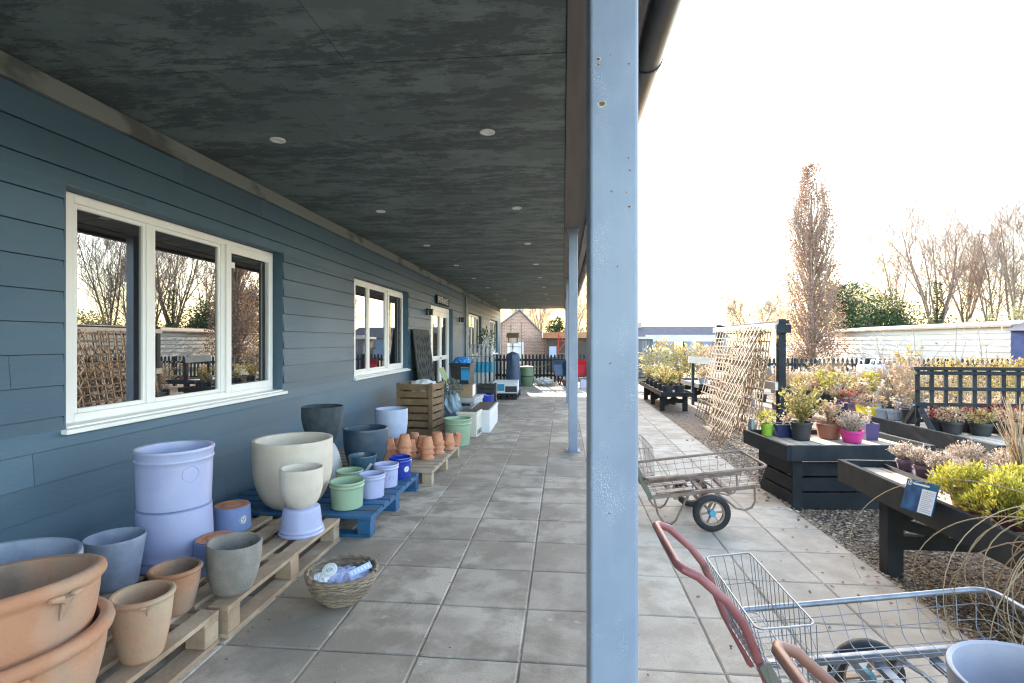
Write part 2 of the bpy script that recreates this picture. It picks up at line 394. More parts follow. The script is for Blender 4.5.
def slabs(x0, cols, cw, y0, rows, rh, name, m):
    b = MB(); gp = .0036
    for i in range(cols):
        for j in range(rows):
            xa = x0+i*cw+gp; xb = x0+(i+1)*cw-gp; ya = y0+j*rh+gp; yb = y0+(j+1)*rh-gp
            z = [rng.uniform(-.0016,.0016)+rng.uniform(-.001,.001) for _ in range(4)]; q = .006
            xs = [(xa,ya),(xb,ya),(xb,yb),(xa,yb)]
            xi = [(xa+q,ya+q),(xb-q,ya+q),(xb-q,yb-q),(xa+q,yb-q)]
            vs = [(p[0],p[1],-.03) for p in xs]+[(p[0],p[1],z[k]-.005) for k,p in enumerate(xs)]+[(p[0],p[1],z[k]) for k,p in enumerate(xi)]
            fs = []
            for k in range(4):
                k2 = (k+1)%4; fs += [(k,k2,4+k2,4+k), (4+k,4+k2,8+k2,8+k)]
            fs.append((8,9,10,11)); b.add(vs, fs)
    return struct(b.build(name, m))
slabs(-.187-6*.45, 7, .45, 2.26-16*.45, 51, .45, 'paving', mSlab)
slabs(.265, 4, .405, 2.26-16*.45, 51, .45, 'path', mSlab2)
# loose pebbles that show as stones near the path, and fallen leaves
pb = MB()
for i in range(38000):
    x = 1.875+rng.random()**1.25*2.0; y = 1.6+rng.random()**1.3*6.5
    if i % 900 == 0: x = 1.9-abs(rng.gauss(0,.10))
    r = rng.uniform(.0035,.0085)*(1.35 if y > 4 else 1)*(1.6 if i%12==0 else 1)
    z = (-.03 if x > 1.895 else .003)+r*.3
    M = T(x,y,z) @ RZ(rng.random()*6) @ Matrix.Diagonal((r*rng.uniform(.8,1.5), r, r*rng.uniform(.4,.8), 1))
    pb.add([(1,0,0),(0,1,0),(-1,0,0),(0,-1,0),(.1,.1,1),(0,0,-1),(.75,.72,.3),(-.7,.7,.3),(-.7,-.7,.25),(.72,-.7,.3)],
           [(0,6,4),(6,1,4),(1,7,4),(7,2,4),(2,8,4),(8,3,4),(3,9,4),(9,0,4),(6,0,5),(1,6,5),(7,1,5),(2,7,5),(8,2,5),(3,8,5),(9,3,5),(0,9,5)], False, M)
mPeb = leafmat('pebbles', [(.07,.045,.028), (.26,.17,.105), (.58,.46,.33), (.12,.085,.06), (.40,.26,.15)], 0)
stuff(pb.build('pebbles', mPeb))
lb = MB()
for i in range(130):
    if i < 75: x, y = rng.uniform(1.85,3.2), rng.uniform(1.6,5)
    else: x, y = rng.choice([(rng.uniform(.3,1.85), rng.uniform(2.2,5)), (rng.uniform(-1.3,-.95), rng.uniform(3.4,7.5)), (rng.uniform(1.5,1.9), rng.uniform(2.5,4))])
    a = rng.random()*6.3; lb.leaf(Vector((x,y,.008+rng.random()*.012)), Vector((math.cos(a),math.sin(a),rng.uniform(-.1,.35))), Vector((rng.uniform(-.4,.4),rng.uniform(-.4,.4),1)), rng.uniform(.02,.045), rng.uniform(.012,.025))
stuff(lb.build('fallen_leaves', mLeafDry))

db = MB()
for i in range(420):
    k_ = i % 3
    if k_ == 0: x, y = -1.56+abs(rng.gauss(0,.12)), rng.uniform(1.2,9)
    elif k_ == 1: x, y = rng.uniform(-1.3,1.85), rng.uniform(1.6,9)
    else: x, y = rng.choice([-.637,-.187,.265,.67,1.075,1.48,-1.087])+rng.gauss(0,.006), rng.uniform(1.5,9)
    r = rng.uniform(.002,.006)*(1.3 if y > 4 else 1); M = T(x,y,.001+r*.3) @ RZ(rng.random()*6) @ Matrix.Diagonal((r*rng.uniform(.8,2), r, r*.5, 1))
    db.add([(1,0,0),(0,1,0),(-1,0,0),(0,-1,0),(.1,.1,1)], [(0,1,4),(1,2,4),(2,3,4),(3,0,4)], False, M)
stuff(db.build('paving_debris', mat('debris',(.10,.075,.05),.95,isl=.6)))

# ------------------------------------------------------------------ garden centre building
WX = -2.75; YE = 22.9; YB = -3.5; HC = 2.80
bld = thing('shop_building', 'long low shop clad in slate blue boards with a covered walkway', 'building', (0,0,0))
OPEN = [(2.655,4.945,.895,2.262), (6.70,9.16,.895,2.262), (10.75,12.95,0,2.19), (15.2,17.6,.895,2.24), (19.6,22.0,.895,2.24)]
sd = MB(); E_ = .1715; k = 0; z0 = .03
def spans(a, b, cuts):
    out = [(a,b)]
    for c0, c1 in cuts:
        nx = []
        for p, q in out:
            if c1 <= p or c0 >= q: nx.append((p,q)); continue
            if c0 > p: nx.append((p,c0))
            if c1 < q: nx.append((c1,q))
        out = nx
    return out
rs = random.Random(11)
z0 = HC-.115-16*E_
for row in range(16):
    za = z0+row*E_; zb = za+E_
    zs = sorted({za, zb} | {z for o in OPEN for z in o[2:] if za+.004 < z < zb-.004})
    joints = [YB+rs.uniform(0,3.6)+3.6*i for i in range(8)]
    for i in range(len(zs)-1):
        a, b = max(zs[i], .0), zs[i+1]
        if abs(b-zb) < 1e-6: b -= .0045
        if b <= .01: continue
        cuts = [(o[0],o[1]) for o in OPEN if o[2] < b-.003 and o[3] > a+.003]
        cuts += [(j-.0012, j+.0012) for j in joints]
        for p, q in spans(YB, YE, cuts):
            fx = lambda z: WX+.014*(1-(z-za)/E_)
            e = .0 if i else .0
            sd.add([(fx(a),p,a),(fx(a),q,a),(fx(b),q,b),(fx(b),p,b)], [(0,3,2,1)] if False else [(0,1,2,3)])
            sd_gap = 0
            if a == za: sd.add([(fx(a),p,a),(WX-.004,p,a+.0),(WX-.004,q,a+.0),(fx(a),q,a)], [(0,1,2,3)])
sd.build('wall', mSiding, bld)
bk = MB()
for a, b in ((-.02,.895),(.895,2.19),(2.19,2.24),(2.24,2.262),(2.262,HC)):
    cuts = [(o[0],o[1]) for o in OPEN if o[2] < b-.003 and o[3] > a+.003]
    for p, q in spans(YB, YE, cuts): bk.box(WX-.24, WX-.012, p, q, a, b)
for (p,q,a,b) in OPEN:      # reveal linings, 2 mm inside the opening
    bk.box(WX-.2, WX+.004, q-.012, q-.001, a, b); bk.box(WX-.2, WX+.004, p+.001, p+.012, a, b); bk.box(WX-.2, WX+.004, p+.0125, q-.0125, b-.012, b-.001)
bk.box(-10,WX-.25,YE-.2,YE,-.02,HC); bk.box(-10,WX-.25,YB,YB+.2,-.02,HC); bk.box(-10.2,-10.01,YB,YE,-.02,HC)
bk.build('wall_core', mSiding, bld)
en = MB(); en.box(WX-.26, WX+.03, YE+.002, YE+.05, 0, HC-.002); en.build('corner_trim', mUPVC, bld)
ct = MB(); ct.box(WX-.02, WX+.028, YB, YE, HC-.115, HC-.001); ct.build('top_trim', mTrimGrey, bld, .003)
cb = MB()
ys = [YB+1.22*i for i in range(23)]
rc = random.Random(5)
for i in range(22):
    xs = [WX-.3, -1.55 if i % 2 else -1.1, .016]
    for j in range(2):
        dz = rc.uniform(0,.003)
        cb.box(xs[j]+.0018, xs[j+1]-.0018, ys[i]+.0018, min(ys[i+1],YE)-.0018, HC+dz, HC+.02+dz)
cb.build('ceiling', mCeil, bld)
cc = MB(); cc.box(WX-.3, .3, YB, YE, HC+.03, HC+.05); cc.build('ceiling_backing', mBlackPl, bld)
sf = MB(); sf.box(.019, .262, YB, YE, HC-.008, HC+.02); sf.build('soffit', mSoffit, bld)
fa = MB(); fa.box(.264, .340, YB, YE, HC-.05, HC+.20); fa.build('fascia', mGutter, bld)
rf = MB()
rf.add([(.40,YB-.2,HC+.17),(.40,YE+.15,HC+.17),(-6.4,YE+.15,4.6),(-6.4,YB-.2,4.6),(.40,YB-.2,HC+.21),(.40,YE+.15,HC+.21),(-6.4,YE+.15,4.66),(-6.4,YB-.2,4.66)],
       [(0,1,2,3),(4,7,6,5),(0,4,5,1),(1,5,6,2),(3,2,6,7),(0,3,7,4)])
rf.add([(-6.41,YB-.2,4.6),(-6.41,YE+.15,4.6),(-10.6,YE+.15,HC),(-10.6,YB-.2,HC),(-6.41,YB-.2,4.66),(-6.41,YE+.15,4.66),(-10.6,YE+.15,HC+.06),(-10.6,YB-.2,HC+.06)],
       [(0,1,2,3),(4,7,6,5),(0,4,5,1),(1,5,6,2),(3,2,6,7),(0,3,7,4)])
rf.build('roof', mTileRoof, bld)
ge = MB(); ge.add([(.26,YE-.01,HC+.05),(-6.4,YE-.01,4.58),(-10.2,YE-.01,HC+.05)], [(0,1,2)]); ge.build('gable_end', mSiding, bld)
# half-round gutter: outer r .07, hung outside the fascia
gx, gz, gr = .44, HC+.080, .080
gu = MB(); ring = []
for k in range(13):
    a = PI+PI*k/12; ring.append((gx+gr*math.cos(a), gz+gr*math.sin(a)))
for k in range(13):
    a = 2*PI-PI*k/12; ring.append((gx+(gr-.004)*math.cos(a), gz+(gr-.004)*math.sin(a)))
vs = [(p[0],YB,p[1]) for p in ring]+[(p[0],YE+.1,p[1]) for p in ring]; n_ = len(ring)
gu.add(vs, [(i,(i+1)%n_,n_+(i+1)%n_,n_+i) for i in range(n_)], True)
gu.build('gutter', mGutter, bld)
for i in range(24):
    y = .85+1.0*i
    b = MB(); pr = []
    for k in range(13):
        a = PI+PI*k/12; pr.append((gx+(gr+.006)*math.cos(a), y, gz+(gr+.006)*math.sin(a)))
    for dy in (-.014,.014): pass
    vs = []
    for (x,_,z) in pr: vs += [(x,y-.014,z),(x,y+.014,z)]
    vo = []
    for k in range(13):
        a = PI+PI*k/12; vo += [(gx+(gr+.001)*math.cos(a), y-.014, gz+(gr+.001)*math.sin(a)), (gx+(gr+.001)*math.cos(a), y+.014, gz+(gr+.001)*math.sin(a))]
    fs = []
    for k in range(12): fs += [(2*k,2*k+1,2*k+3,2*k+2), (26+2*k,26+2*k+2,26+2*k+3,26+2*k+1), (2*k,2*k+2,26+2*k+2,26+2*k), (2*k+1,26+2*k+1,26+2*k+3,2*k+3)]
    b.add(vs+vo, fs)
    b.box(.3405,.350,y-.014,y+.014,HC+.02,HC+.15)
    b.build('gutter_bracket', mGutter, bld)
dp = MB(); dp.tube([(WX+.045,14.55,0),(WX+.045,14.55,HC-.12)], .03, 12)
for z in (.7,1.6,2.4): dp.box(WX+.005,WX+.085,14.51,14.59,z,z+.03)
dp.build('drainpipe', mGrey2, bld)
cd = MB(); cd.tube([(WX+.03,14.3,HC-.13),(WX+.03,14.3,1.9)], .008, 6); cd.build('cable', mGrey2, bld)

def window(y0, y1, z0, z1, muls, ls, opener=2):
    xf = WX-.155; fw = .062
    f = MB()
    f.box(xf,xf+.06,y0+.014,ls,z0,z1-.014); f.box(xf,xf+.06,y1-fw,y1-.014,z0,z1-.014)
    f.box(xf,xf+.06,ls+.0005,y1-fw-.0005,z1-.07,z1-.014); f.box(xf,xf+.06,ls+.0005,y1-fw-.0005,z0,z0+.06)
    for m_ in muls: f.box(xf+.001,xf+.059,m_-.028,m_+.028,z0+.0605,z1-.0705)
    wn = f.build('window', mUPVC, bld, .005)
    ed = [ls]+[q for m_ in muls for q in (m_-.028,m_+.028)]+[y1-fw]
    for i in range(3):
        a, b = ed[2*i], ed[2*i+1]; bw = .028; xo = xf+.008; xt = xf+.052
        if i == opener: bw = .065; xt = xf+.078
        s = MB(); za, zb = z0+.0605, z1-.0705
        if i == opener: a -= .012; b += .012; za -= .012; zb += .012; xo = xf+.061
        s.box(xo,xt,a+.001,a+bw,za,zb); s.box(xo,xt,b-bw,b-.001,za,zb); s.box(xo,xt,a+bw+.0005,b-bw-.0005,zb-bw,zb); s.box(xo,xt,a+bw+.0005,b-bw-.0005,za,za+bw)
        s.build('sash', mUPVC, wn, .004)
        p = MB(); xg = xf+.03; p.box(xg,xg+.006,a+bw-.003,b-bw+.003,za+bw-.003,zb-bw+.003); p.build('pane', mGlassD, wn)
    s = MB(); s.box(xf+.02,WX+.045,y0-.02,y1+.02,z0-.030,z0-.002); s.box(xf+.062,WX+.012,y0+.014,y1-.014,z0-.0015,z0+.014)
    s.build('sill', mUPVC, wn, .006)
    return wn
w1 = window(2.655,4.945,.895,2.262,(3.385,4.175),2.815)
window(6.70,9.16,.895,2.262,(7.50,8.29),7.0); window(15.2,17.6,.895,2.24,(16.3,16.95),15.82); window(19.6,22.0,.895,2.24,(20.8,21.4),20.36)
st = MB(); st.box(WX-.118,WX-.1165,4.27,4.36,2.02,2.07); o = st.build('sticker', mWhite, w1)
# double door
xf = WX-.155
d = MB(); y0,y1,z1 = 10.75,12.95,2.19
d.box(xf,xf+.07,y0+.014,y0+.47,0,z1-.014); d.box(xf,xf+.07,y1-.07,y1-.014,0,z1-.014); d.box(xf,xf+.07,y0+.4705,y1-.0705,z1-.13,z1-.014); d.box(xf,xf+.07,y0+.4705,y1-.0705,0,.03)
dr = d.build('door', mUPVC, bld, .005)
for a, b in ((y0+.472,12.049),(12.051,y1-.072)):
    s = MB(); s.box(xf+.01,xf+.066,a,a+.1,.032,z1-.132); s.box(xf+.01,xf+.066,b-.1,b,.032,z1-.132); s.box(xf+.01,xf+.066,a+.1005,b-.1005,z1-.24,z1-.132); s.box(xf+.01,xf+.066,a+.1005,b-.1005,.032,.2); s.box(xf+.01,xf+.066,a+.1005,b-.1005,.95,1.05)
    s.build('door_leaf', mUPVC, dr, .004)
    p = MB(); p.box(xf+.03,xf+.036,a+.097,b-.097,.198,.953); p.box(xf+.03,xf+.036,a+.097,b-.097,1.047,z1-.237); p.build('pane', mGlassD, dr)
hd = MB(); hd.tube([(xf+.067,12.0,1.0),(xf+.11,12.0,1.0),(xf+.11,11.9,1.0)], .01, 8); hd.build('handle', mGrey2, dr)
# sign over the door
sg = thing('entrance_sign', 'dark sign reading ENTRANCE in white letters above the double door', 'sign', (WX+.03,11.72,2.20))
b = MB(); b.box(0,.018,-.62,.62,0,.19); b.build('board', mSignBk, sg, .003)
def text_mesh(txt, size, name, m, parent, M):
    cu = bpy.data.curves.new(name, 'FONT'); cu.body = txt; cu.size = size; cu.align_x = 'CENTER'; cu.align_y = 'CENTER'; cu.extrude = .0015
    to = bpy.data.objects.new(name, cu); C.objects.link(to)
    dg = bpy.context.evaluated_depsgraph_get(); dg.update()
    me = bpy.data.meshes.new_from_object(to.evaluated_get(dg)); C.objects.unlink(to); bpy.data.objects.remove(to)
    me.materials.clear(); me.materials.append(m)
    o = bpy.data.objects.new(name, me); C.objects.link(o); o.parent = parent; o.matrix_local = M; return o
text_mesh('ENTRANCE', .205, 'lettering', mWhite, sg, T(.0205,0,.095) @ Matrix(((0,0,1,0),(1,0,0,0),(0,1,0,0),(0,0,0,1))))
# wall lamps
def wall_lamp(y, z, lab):
    t = thing('wall_lamp', lab, 'wall lamp', (WX+.014,y,z), group='lamps beside the door'); t.scale = (.75,.75,.75)
    b = MB(); b.box(0,.02,-.05,.05,-.09,.09); b.bar((.02,0,.05),(.11,0,.05),.02,.02); b.build('bracket', mLampBk, t, .003)
    b = MB(); b.box(.05,.17,-.06,.06,.058,.075); b.box(.06,.16,-.05,.05,-.085,-.07)
    for sx in (.062,.15):
        for sy in (-.05,.042): b.box(sx,sx+.008,sy,sy+.008,-.07,.058)
    b.build('lantern', mLampBk, t)
    b = MB(); b.box(.071,.149,-.041,.041,-.0695,.0575); b.build('glass', mLampGl2, t)
wall_lamp(10.4,1.98,'small black box lantern on the wall between window and door, nearer one')
wall_lamp(13.75,1.96,'small black box lantern on the wall just past the door, farther one')
# recessed downlights
dl = None
posn = ['nearest the camera', 'second from the camera', 'third from the camera', 'fourth from the camera', 'fifth from the camera', 'sixth from the camera', 'seventh from the camera', 'eighth from the camera']
for i in range(8):
    for x, side in ((-2.0,'wall side'),(-.51,'walkway side')):
        lab = 'round white recessed ceiling spotlight, %s row, %s' % (side, posn[i]); loc = (x+.02*(i%2), 3.53+2.04*i, HC+.0035)
        if dl is None:
            dl = thing('downlight', lab, 'ceiling light', loc, group='recessed ceiling spotlights')
            b = MB(); b.lathe([(.052,-.001),(.052,-.009),(.046,-.012),(.034,-.010),(.032,-.004)], 24); b.build('bezel', mWhiteMet, dl)
            b = MB(); b.lathe([(0,-.0035),(.0325,-.0035)], 24); b.build('lamp_glass', mLampGl, dl)
        else: dup(dl, loc, 0, lab, 'recessed ceiling spotlights')
# steel posts along the walkway edge
def post(x, y, lab, near=False):
    t = thing('canopy_post', lab, 'post', (x,y,0), group='blue steel canopy posts')
    b = MB(); b.box(-.061 if near else -.057,.057,0,.20 if near else .15,.0,HC-.009); b.build('column', mPost, t, .008, seg=3)
    b = MB(); b.box(-.085,.085,-.03,.18,.001,.009); b.build('base_plate', mSteelDark, t, .002)
    b = MB(); b.box(-.075,.075,-.04,.19,HC-.0175,HC-.0095); b.build('top_plate', mSteelDark, t, .002)
    return t
def postmat():
    m = bpy.data.materials.new('chipped_blue_paint'); m.use_nodes = True; n = m.node_tree.nodes; L = m.node_tree.links
    p = n['Principled BSDF']; p.inputs['Roughness'].default_value = .38
    tc = n.new('ShaderNodeTexCoord')
    def ns(sc, a, b, det=4, w=.5, st=(1,1,1)):
        mp = n.new('ShaderNodeMapping'); mp.inputs['Scale'].default_value = st; L.new(tc.outputs['Object'], mp.inputs[0])
        t = n.new('ShaderNodeTexNoise'); t.inputs['Scale'].default_value = sc; t.inputs['Detail'].default_value = det; t.inputs['Roughness'].default_value = w
        L.new(mp.outputs[0], t.inputs['Vector']); r = n.new('ShaderNodeMapRange'); r.inputs[1].default_value = a; r.inputs[2].default_value = b; L.new(t.outputs['Fac'], r.inputs[0]); return r.outputs[0]
    def mul(a, b):
        x = n.new('ShaderNodeMath'); x.operation = 'MULTIPLY'; L.new(a, x.inputs[0]); L.new(b, x.inputs[1]); return x.outputs[0]
    def mix(f, a, b):
        x = n.new('ShaderNodeMix'); x.data_type = 'RGBA'; L.new(f, x.inputs[0])
        for q, i in ((a, 6), (b, 7)):
            if isinstance(q, tuple): x.inputs[i].default_value = (*q, 1)
            else: L.new(q, x.inputs[i])
        return x.outputs[2]
    c = mix(ns(6, .35, .65), (.190,.232,.31), (.222,.268,.345))
    c = mix(ns(3, .5, .7, 6, .6, (1,1,.35)), c, (.275,.322,.40))
    fleck = mul(ns(260, .54, .62, 2), ns(5, .52, .66, 4, .6, (1,1,.7)))        # fine pale speckle in patches
    c = mix(fleck, c, (.46,.50,.55))
    chip = ns(38, .735, .76, 3, .4); c = mix(chip, c, (.16,.075,.035))
    drip = mul(ns(24, .68, .73, 2, .4, (1,1,.12)), ns(5, .55, .65)); c = mix(drip, c, (.36,.38,.40))
    L.new(c, p.inputs['Base Color'])
    b = n.new('ShaderNodeBump'); b.inputs['Strength'].default_value = .05; b.inputs['Distance'].default_value = .003
    L.new(ns(180, .2, .8, 3), b.inputs['Height']); L.new(b.outputs[0], p.inputs['Normal'])
    return m
mPost = postmat()
PX = .127
post(PX, 1.31, 'chipped pale blue steel post nearest the camera, full height', True)
post(PX, 6.62, 'slim blue steel post in the middle of the walkway edge')
post(PX, 11.9, 'dark-looking steel post half hidden behind the middle post')
post(PX, 17.2, 'farthest steel post at the end of the walkway by the fence')
mRustChip = mat('rust', (.13,.06,.028), .9, (.22,.12,.06), 60)
mBare = mat('bare_undercoat', (.42,.40,.36), .8)
near_post = [o for o in C.objects if o.name.startswith('canopy_post')][0]
rq = random.Random(17)
for (dx, z, r_) in ((-.032,1.965,.0065),(-.040,2.075,.004),(-.041,2.062,.003),(.034,2.06,.0022),(.033,1.83,.002),(.036,1.80,.0022),(.035,1.71,.0026),(.028,1.745,.0018),(-.012,1.62,.0016)):
    for m_, k_, off in ((mBare,1.45,.0004),(mRustChip,1.0,.0007)):
        b = MB(); n_ = 11; b.add([(dx+r_*k_*rq.uniform(.6,1.2)*1.3*math.cos(2*PI*i/n_), -off, z+r_*k_*rq.uniform(.55,1.1)*math.sin(2*PI*i/n_)) for i in range(n_)], [tuple(range(n_))]); b.build('paint_chip' if m_ is mBare else 'rust_spot', m_, near_post)

# ------------------------------------------------------------------ pots
def prof(shape, rb, rt, h, th):
    """outer profile from base to rim, over the rim, inner wall down to the inside floor"""
    o = []
    N = 14
    for i in range(N+1):
        t = i/N
        if shape == 'u': r = rb+(rt-rb)*math.sin(min(1,t*1.25+.0)*PI/2)**.75 if t > 0 else rb
        elif shape == 'uu': r = rb+(rt-rb)*(math.sin(min(1,t*1.7)*PI/2)**.7*.93+.07*t) if t > 0 else rb
        elif shape == 'egg': r = rb+(rt-rb)*math.sin(min(1,t*1.15)*PI/2)**.62 if t > 0 else rb
        elif shape == 'bowl': r = rb+(rt-rb)*(1-(1-t)**1.9)
        else: r = rb+(rt-rb)*t
        o.append((r, h*t))
    def rad(z):
        z = max(0, min(h, z)); k = min(N-1, int(z/h*N)); f = z/h*N-k
        return o[k][0]*(1-f)+o[k+1][0]*f
    return o, rad
def pot_mesh(shape, rb, rt, h, th=.014, rim=None, seg=48, inv=False, wob=0, seed=0):
    o, rad = prof(shape, rb, rt, h, th)
    p = [(0,0),(rb*.93,0)]
    body = [q for q in o if q[1] > 0]
    body.insert(0, (o[0][0]*1.0, .006))
    if rim == 'band':                         # collar with two ridges under the rim
        ex = []
        z1 = h*.80; z2 = h*.965
        body = [q for q in body if q[1] < z1-.006]
        r1 = rad(z1)
        ex = [(rad(z1-.006), z1-.006), (r1+.0045, z1-.001), (r1+.0065, z1+.005), (r1+.0045, z1+.011), (r1+.002, z1+.014), (rad(z2)+.002, z2-.012), (rad(z2)+.006, z2-.006), (rt+.007, h-.008), (rt+.004, h-.001), (rt-.002, h+.001)]
        body += ex
    elif rim == 'roll':                       # thick rolled lip
        rl = rt*.052+.005
        body = [q for q in body if q[1] < h-rl*2.6]
        body += [(rad(h-rl*2.5), h-rl*2.5), (rt+rl*.15, h-rl*2.05), (rt+rl*.62, h-rl*1.6), (rt+rl*.75, h-rl), (rt+rl*.6, h-rl*.4), (rt+rl*.1, h-.001), (rt-rl*.3, h)]
    else:
        body = [q for q in body if q[1] < h-.006]
        body += [(rt-.0005, h-.006), (rt-.002, h-.0015), (rt-.006, h)]
    p += body
    zb = th*1.4
    p += [(rt-th, h-.004), (rt-th-.001, h-.012)]
    for i in range(1, 8):
        z = h-.012-(h-.012-zb)*i/7
        p.append((max(.004, rad(z)-th), z))
    p.append((0, zb))
    if inv: p = [(r, h-z) for r, z in p][::-1]; p = p
    b = MB(); rr = random.Random(seed)
    ph = [rr.random()*6 for _ in range(4)]
    wf = (lambda a, z: wob*(math.sin(2*a+ph[0])+.6*math.sin(3*a+ph[1]+z*9))) if wob else None
    b.lathe(p, seg, wob=wf)
    return b, rad
def disc_on(rad, z, phi, r, off, h=None, inv=False, ring=None, seg=28):
    """a round patch (or ring) that follows the wall of a pot"""
    b = MB(); vs = []; fs = []
    rows = [0, r*.5, r] if ring is None else [ring, (ring+r)/2, r]
    for q in rows:
        for k in range(seg):
            a = 2*PI*k/seg; dz = q*math.sin(a); zz = z+dz; R0 = rad((h-zz) if inv else zz)
            o_ = off if (ring is None or q == (ring+r)/2) else off*.1
            an = phi+q*math.cos(a)/R0
            vs.append(((R0+o_)*math.cos(an), (R0+o_)*math.sin(an), zz))
    for i in range(2):
        for k in range(seg): k2 = (k+1)%seg; fs.append((i*seg+k, i*seg+k2, (i+1)*seg+k2, (i+1)*seg+k))
    b.add(vs, fs, True); return b
def stroke_on(rad, z, phi, pts, off, w_, h=None, inv=False):
    b = MB(); P = []
    for (u, v) in pts:
        zz = z+v; R0 = rad((h-zz) if inv else zz); an = phi+u/R0; P.append(((R0+off)*math.cos(an),(R0+off)*math.sin(an),zz))
    b.tube(P, w_, 4); return b
def potthing(name, label, x, y, z, m, shape, rb, rt, h, th=.014, rim=None, inv=False, base=None, emblem=None, sticker=False, group=None, wob=.004, tilt=None, seed=0, lugs=0, cat='plant pot', soil=None):
    t = thing(name, label, cat, (x,y,z), 0, group)
    b, rad = pot_mesh(shape, rb, rt, h, th, rim, 56 if rt > .09 else 36, inv, wob, seed)
    ca = math.atan2(-y, -x)                   # the side that faces the walkway in front
    if lugs:                                  # little pinched ears under the lip
        for k in range(lugs):
            a = ca+.15+2*PI*k/lugs; rl = rt*.045+.005; zz = h-(rt*.075+.006)*1.5
            ax = Vector((math.cos(a), math.sin(a), 0)); tx = Vector((-math.sin(a), math.cos(a), 0))
            P = [ax*(rt+rl*.75)+Vector((0,0,zz)), ax*(rt+rl*.6)+Vector((0,0,zz-rl*.9)), ax*(rad(zz-rl*2.6)+rl*.30)+Vector((0,0,zz-rl*2.4)), ax*(rad(zz-rl*3.8)+.001)+Vector((0,0,zz-rl*3.6))]
            b.tube(P, [rl*.95, rl*.62, rl*.42, rl*.18], 10)
            for s_ in (-1,1):
                b.tube([ax*(rt+rl*.6)+Vector((0,0,zz))+tx*s_*rl*2.6, ax*(rt+rl*.75)+Vector((0,0,zz-rl*.15))+tx*s_*rl*1.1, P[1]], [rl*.35, rl*.6, rl*.5], 8)
    b.build('pot', m, t)
    if inv and base:
        q = MB(); q.lathe([(rb*.93,h-.002),(rb*.955,h+.003),(rb*.72,h+.004),(rb*.70,h+.001),(rb*.45,h+.001),(rb*.43,h+.004),(rb*.12,h+.003),(0,h+.001)], 40); q.build('base', base, t)
    if emblem:
        ez, er, dphi = emblem
        disc_on(rad, ez, ca+dphi, er, .004, h, inv, er*.86).build('emblem', m, t)
    if sticker:
        ez, er, dphi = sticker
        s_ = disc_on(rad, ez, ca+dphi, er, .0022, h, inv); so_ = s_.build('sticker', mWhite, t)
        g_ = MB(); 
        for pts in ([(-er*.1,-er*.55),(er*.05,-er*.1),(er*.1,er*.6)], [(er*.02,-er*.15),(-er*.4,er*.1),(-er*.35,er*.4)], [(er*.05,-er*.05),(er*.42,er*.1),(er*.45,er*.35)], [(er*math.cos(a*.2617)*.85, er*math.sin(a*.2617)*.85) for a in range(25)]):
            q = stroke_on(rad, ez, ca+dphi, pts, .003, .0012 if er < .02 else .0016, h, inv); g_.add(q.v, q.f)
        g_.build('sticker_mark', mNavyLb, so_)
    if soil:
        q = MB(); q.lathe([(0,h*soil+.004),(rad(h*soil)-th+.004,h*soil)], 28); q.build('soil', mSoil, t)
    if tilt: t.rotation_euler = tilt
    return t
P_ = .150
# -- near pallet
bw1 = potthing('terracotta_bowl','large terracotta bowl with pinched lugs, lower one of the nested pair',-1.63,1.32,P_+.02,mTerra,'bowl',.19,.295,.37,.022,'roll',lugs=4,wob=.006,seed=1)
bw2 = potthing('terracotta_bowl','large terracotta bowl with pinched lugs, nested on top of another',-1.64,1.315,P_+.165,mTerra,'bowl',.19,.292,.37,.022,'roll',lugs=5,wob=.006,seed=2)
axb = Vector((-.629,-.777,0))
bw1.rotation_euler = Matrix.Rotation(R_(3),4,axb).to_euler(); bw2.rotation_euler = (Matrix.Rotation(R_(8),4,axb) @ RZ(.5)).to_euler()
potthing('grey_bowl','wide blue-grey clay pot against the wall behind the terracotta bowls',-2.13,1.78,P_,mBlueGrey,'bowl',.17,.262,.40,.018,seed=3)
potthing('tapered_pot','blue-grey tapered clay pot with a drain hole near its rim, beside the tall lavender pair',-2.25,2.45,P_,mBlueGrey,'straight',.095,.133,.25,.012,seed=4)
potthing('terracotta_pot','pale weathered terracotta pot with a rolled rim, next to the nested bowls',-1.64,1.91,P_,mTerra2,'bowl',.07,.106,.25,.012,'roll',lugs=3,seed=5)
potthing('terracotta_pot','small plain terracotta pot between the weathered one and the grey stone pot',-1.76,2.24,P_,mTerra,'bowl',.066,.103,.205,.012,'roll',seed=6)
potthing('stone_pot','dark grey rough stone pot near the front edge of the wooden pallet',-1.63,2.46,P_,mStone,'u',.082,.125,.245,.015,seed=7,tilt=(0,R_(3),0))
potthing('lavender_pot','tall lavender glazed pot standing upside down under another',-2.17,2.76,P_,mLav,'straight',.183,.193,.315,.015,'band',inv=True,emblem=(.10,.042,.80),seed=8)
potthing('lavender_pot','tall lavender glazed pot with collar and round emblem, upright on top of another',-2.17,2.76,P_+.3165,mLav,'straight',.180,.190,.325,.015,'band',emblem=(.195,.045,.40),seed=9)
potthing('upturned_pot','small blue pot upside down beside the stone pot, terracotta base up',-1.88,2.70,P_,mBluePot,'straight',.106,.115,.160,.012,inv=True,base=mTerraS,seed=10)
potthing('upturned_pot','blue pot upside down with a round white sticker, terracotta base up',-2.17,3.27,P_,mBluePot,'straight',.110,.116,.155,.012,inv=True,base=mTerraS,sticker=(.075,.027,.62),seed=11)
potthing('lavender_pot','small lavender pot upside down carrying the little cream pot',-1.68,3.25,P_,mLav,'straight',.112,.134,.168,.012,'band',inv=True,seed=12)
potthing('cream_pot','small cream stone pot standing on an upturned lavender pot',-1.68,3.25,P_+.1695,mCream,'uu',.075,.132,.25,.014,seed=13)
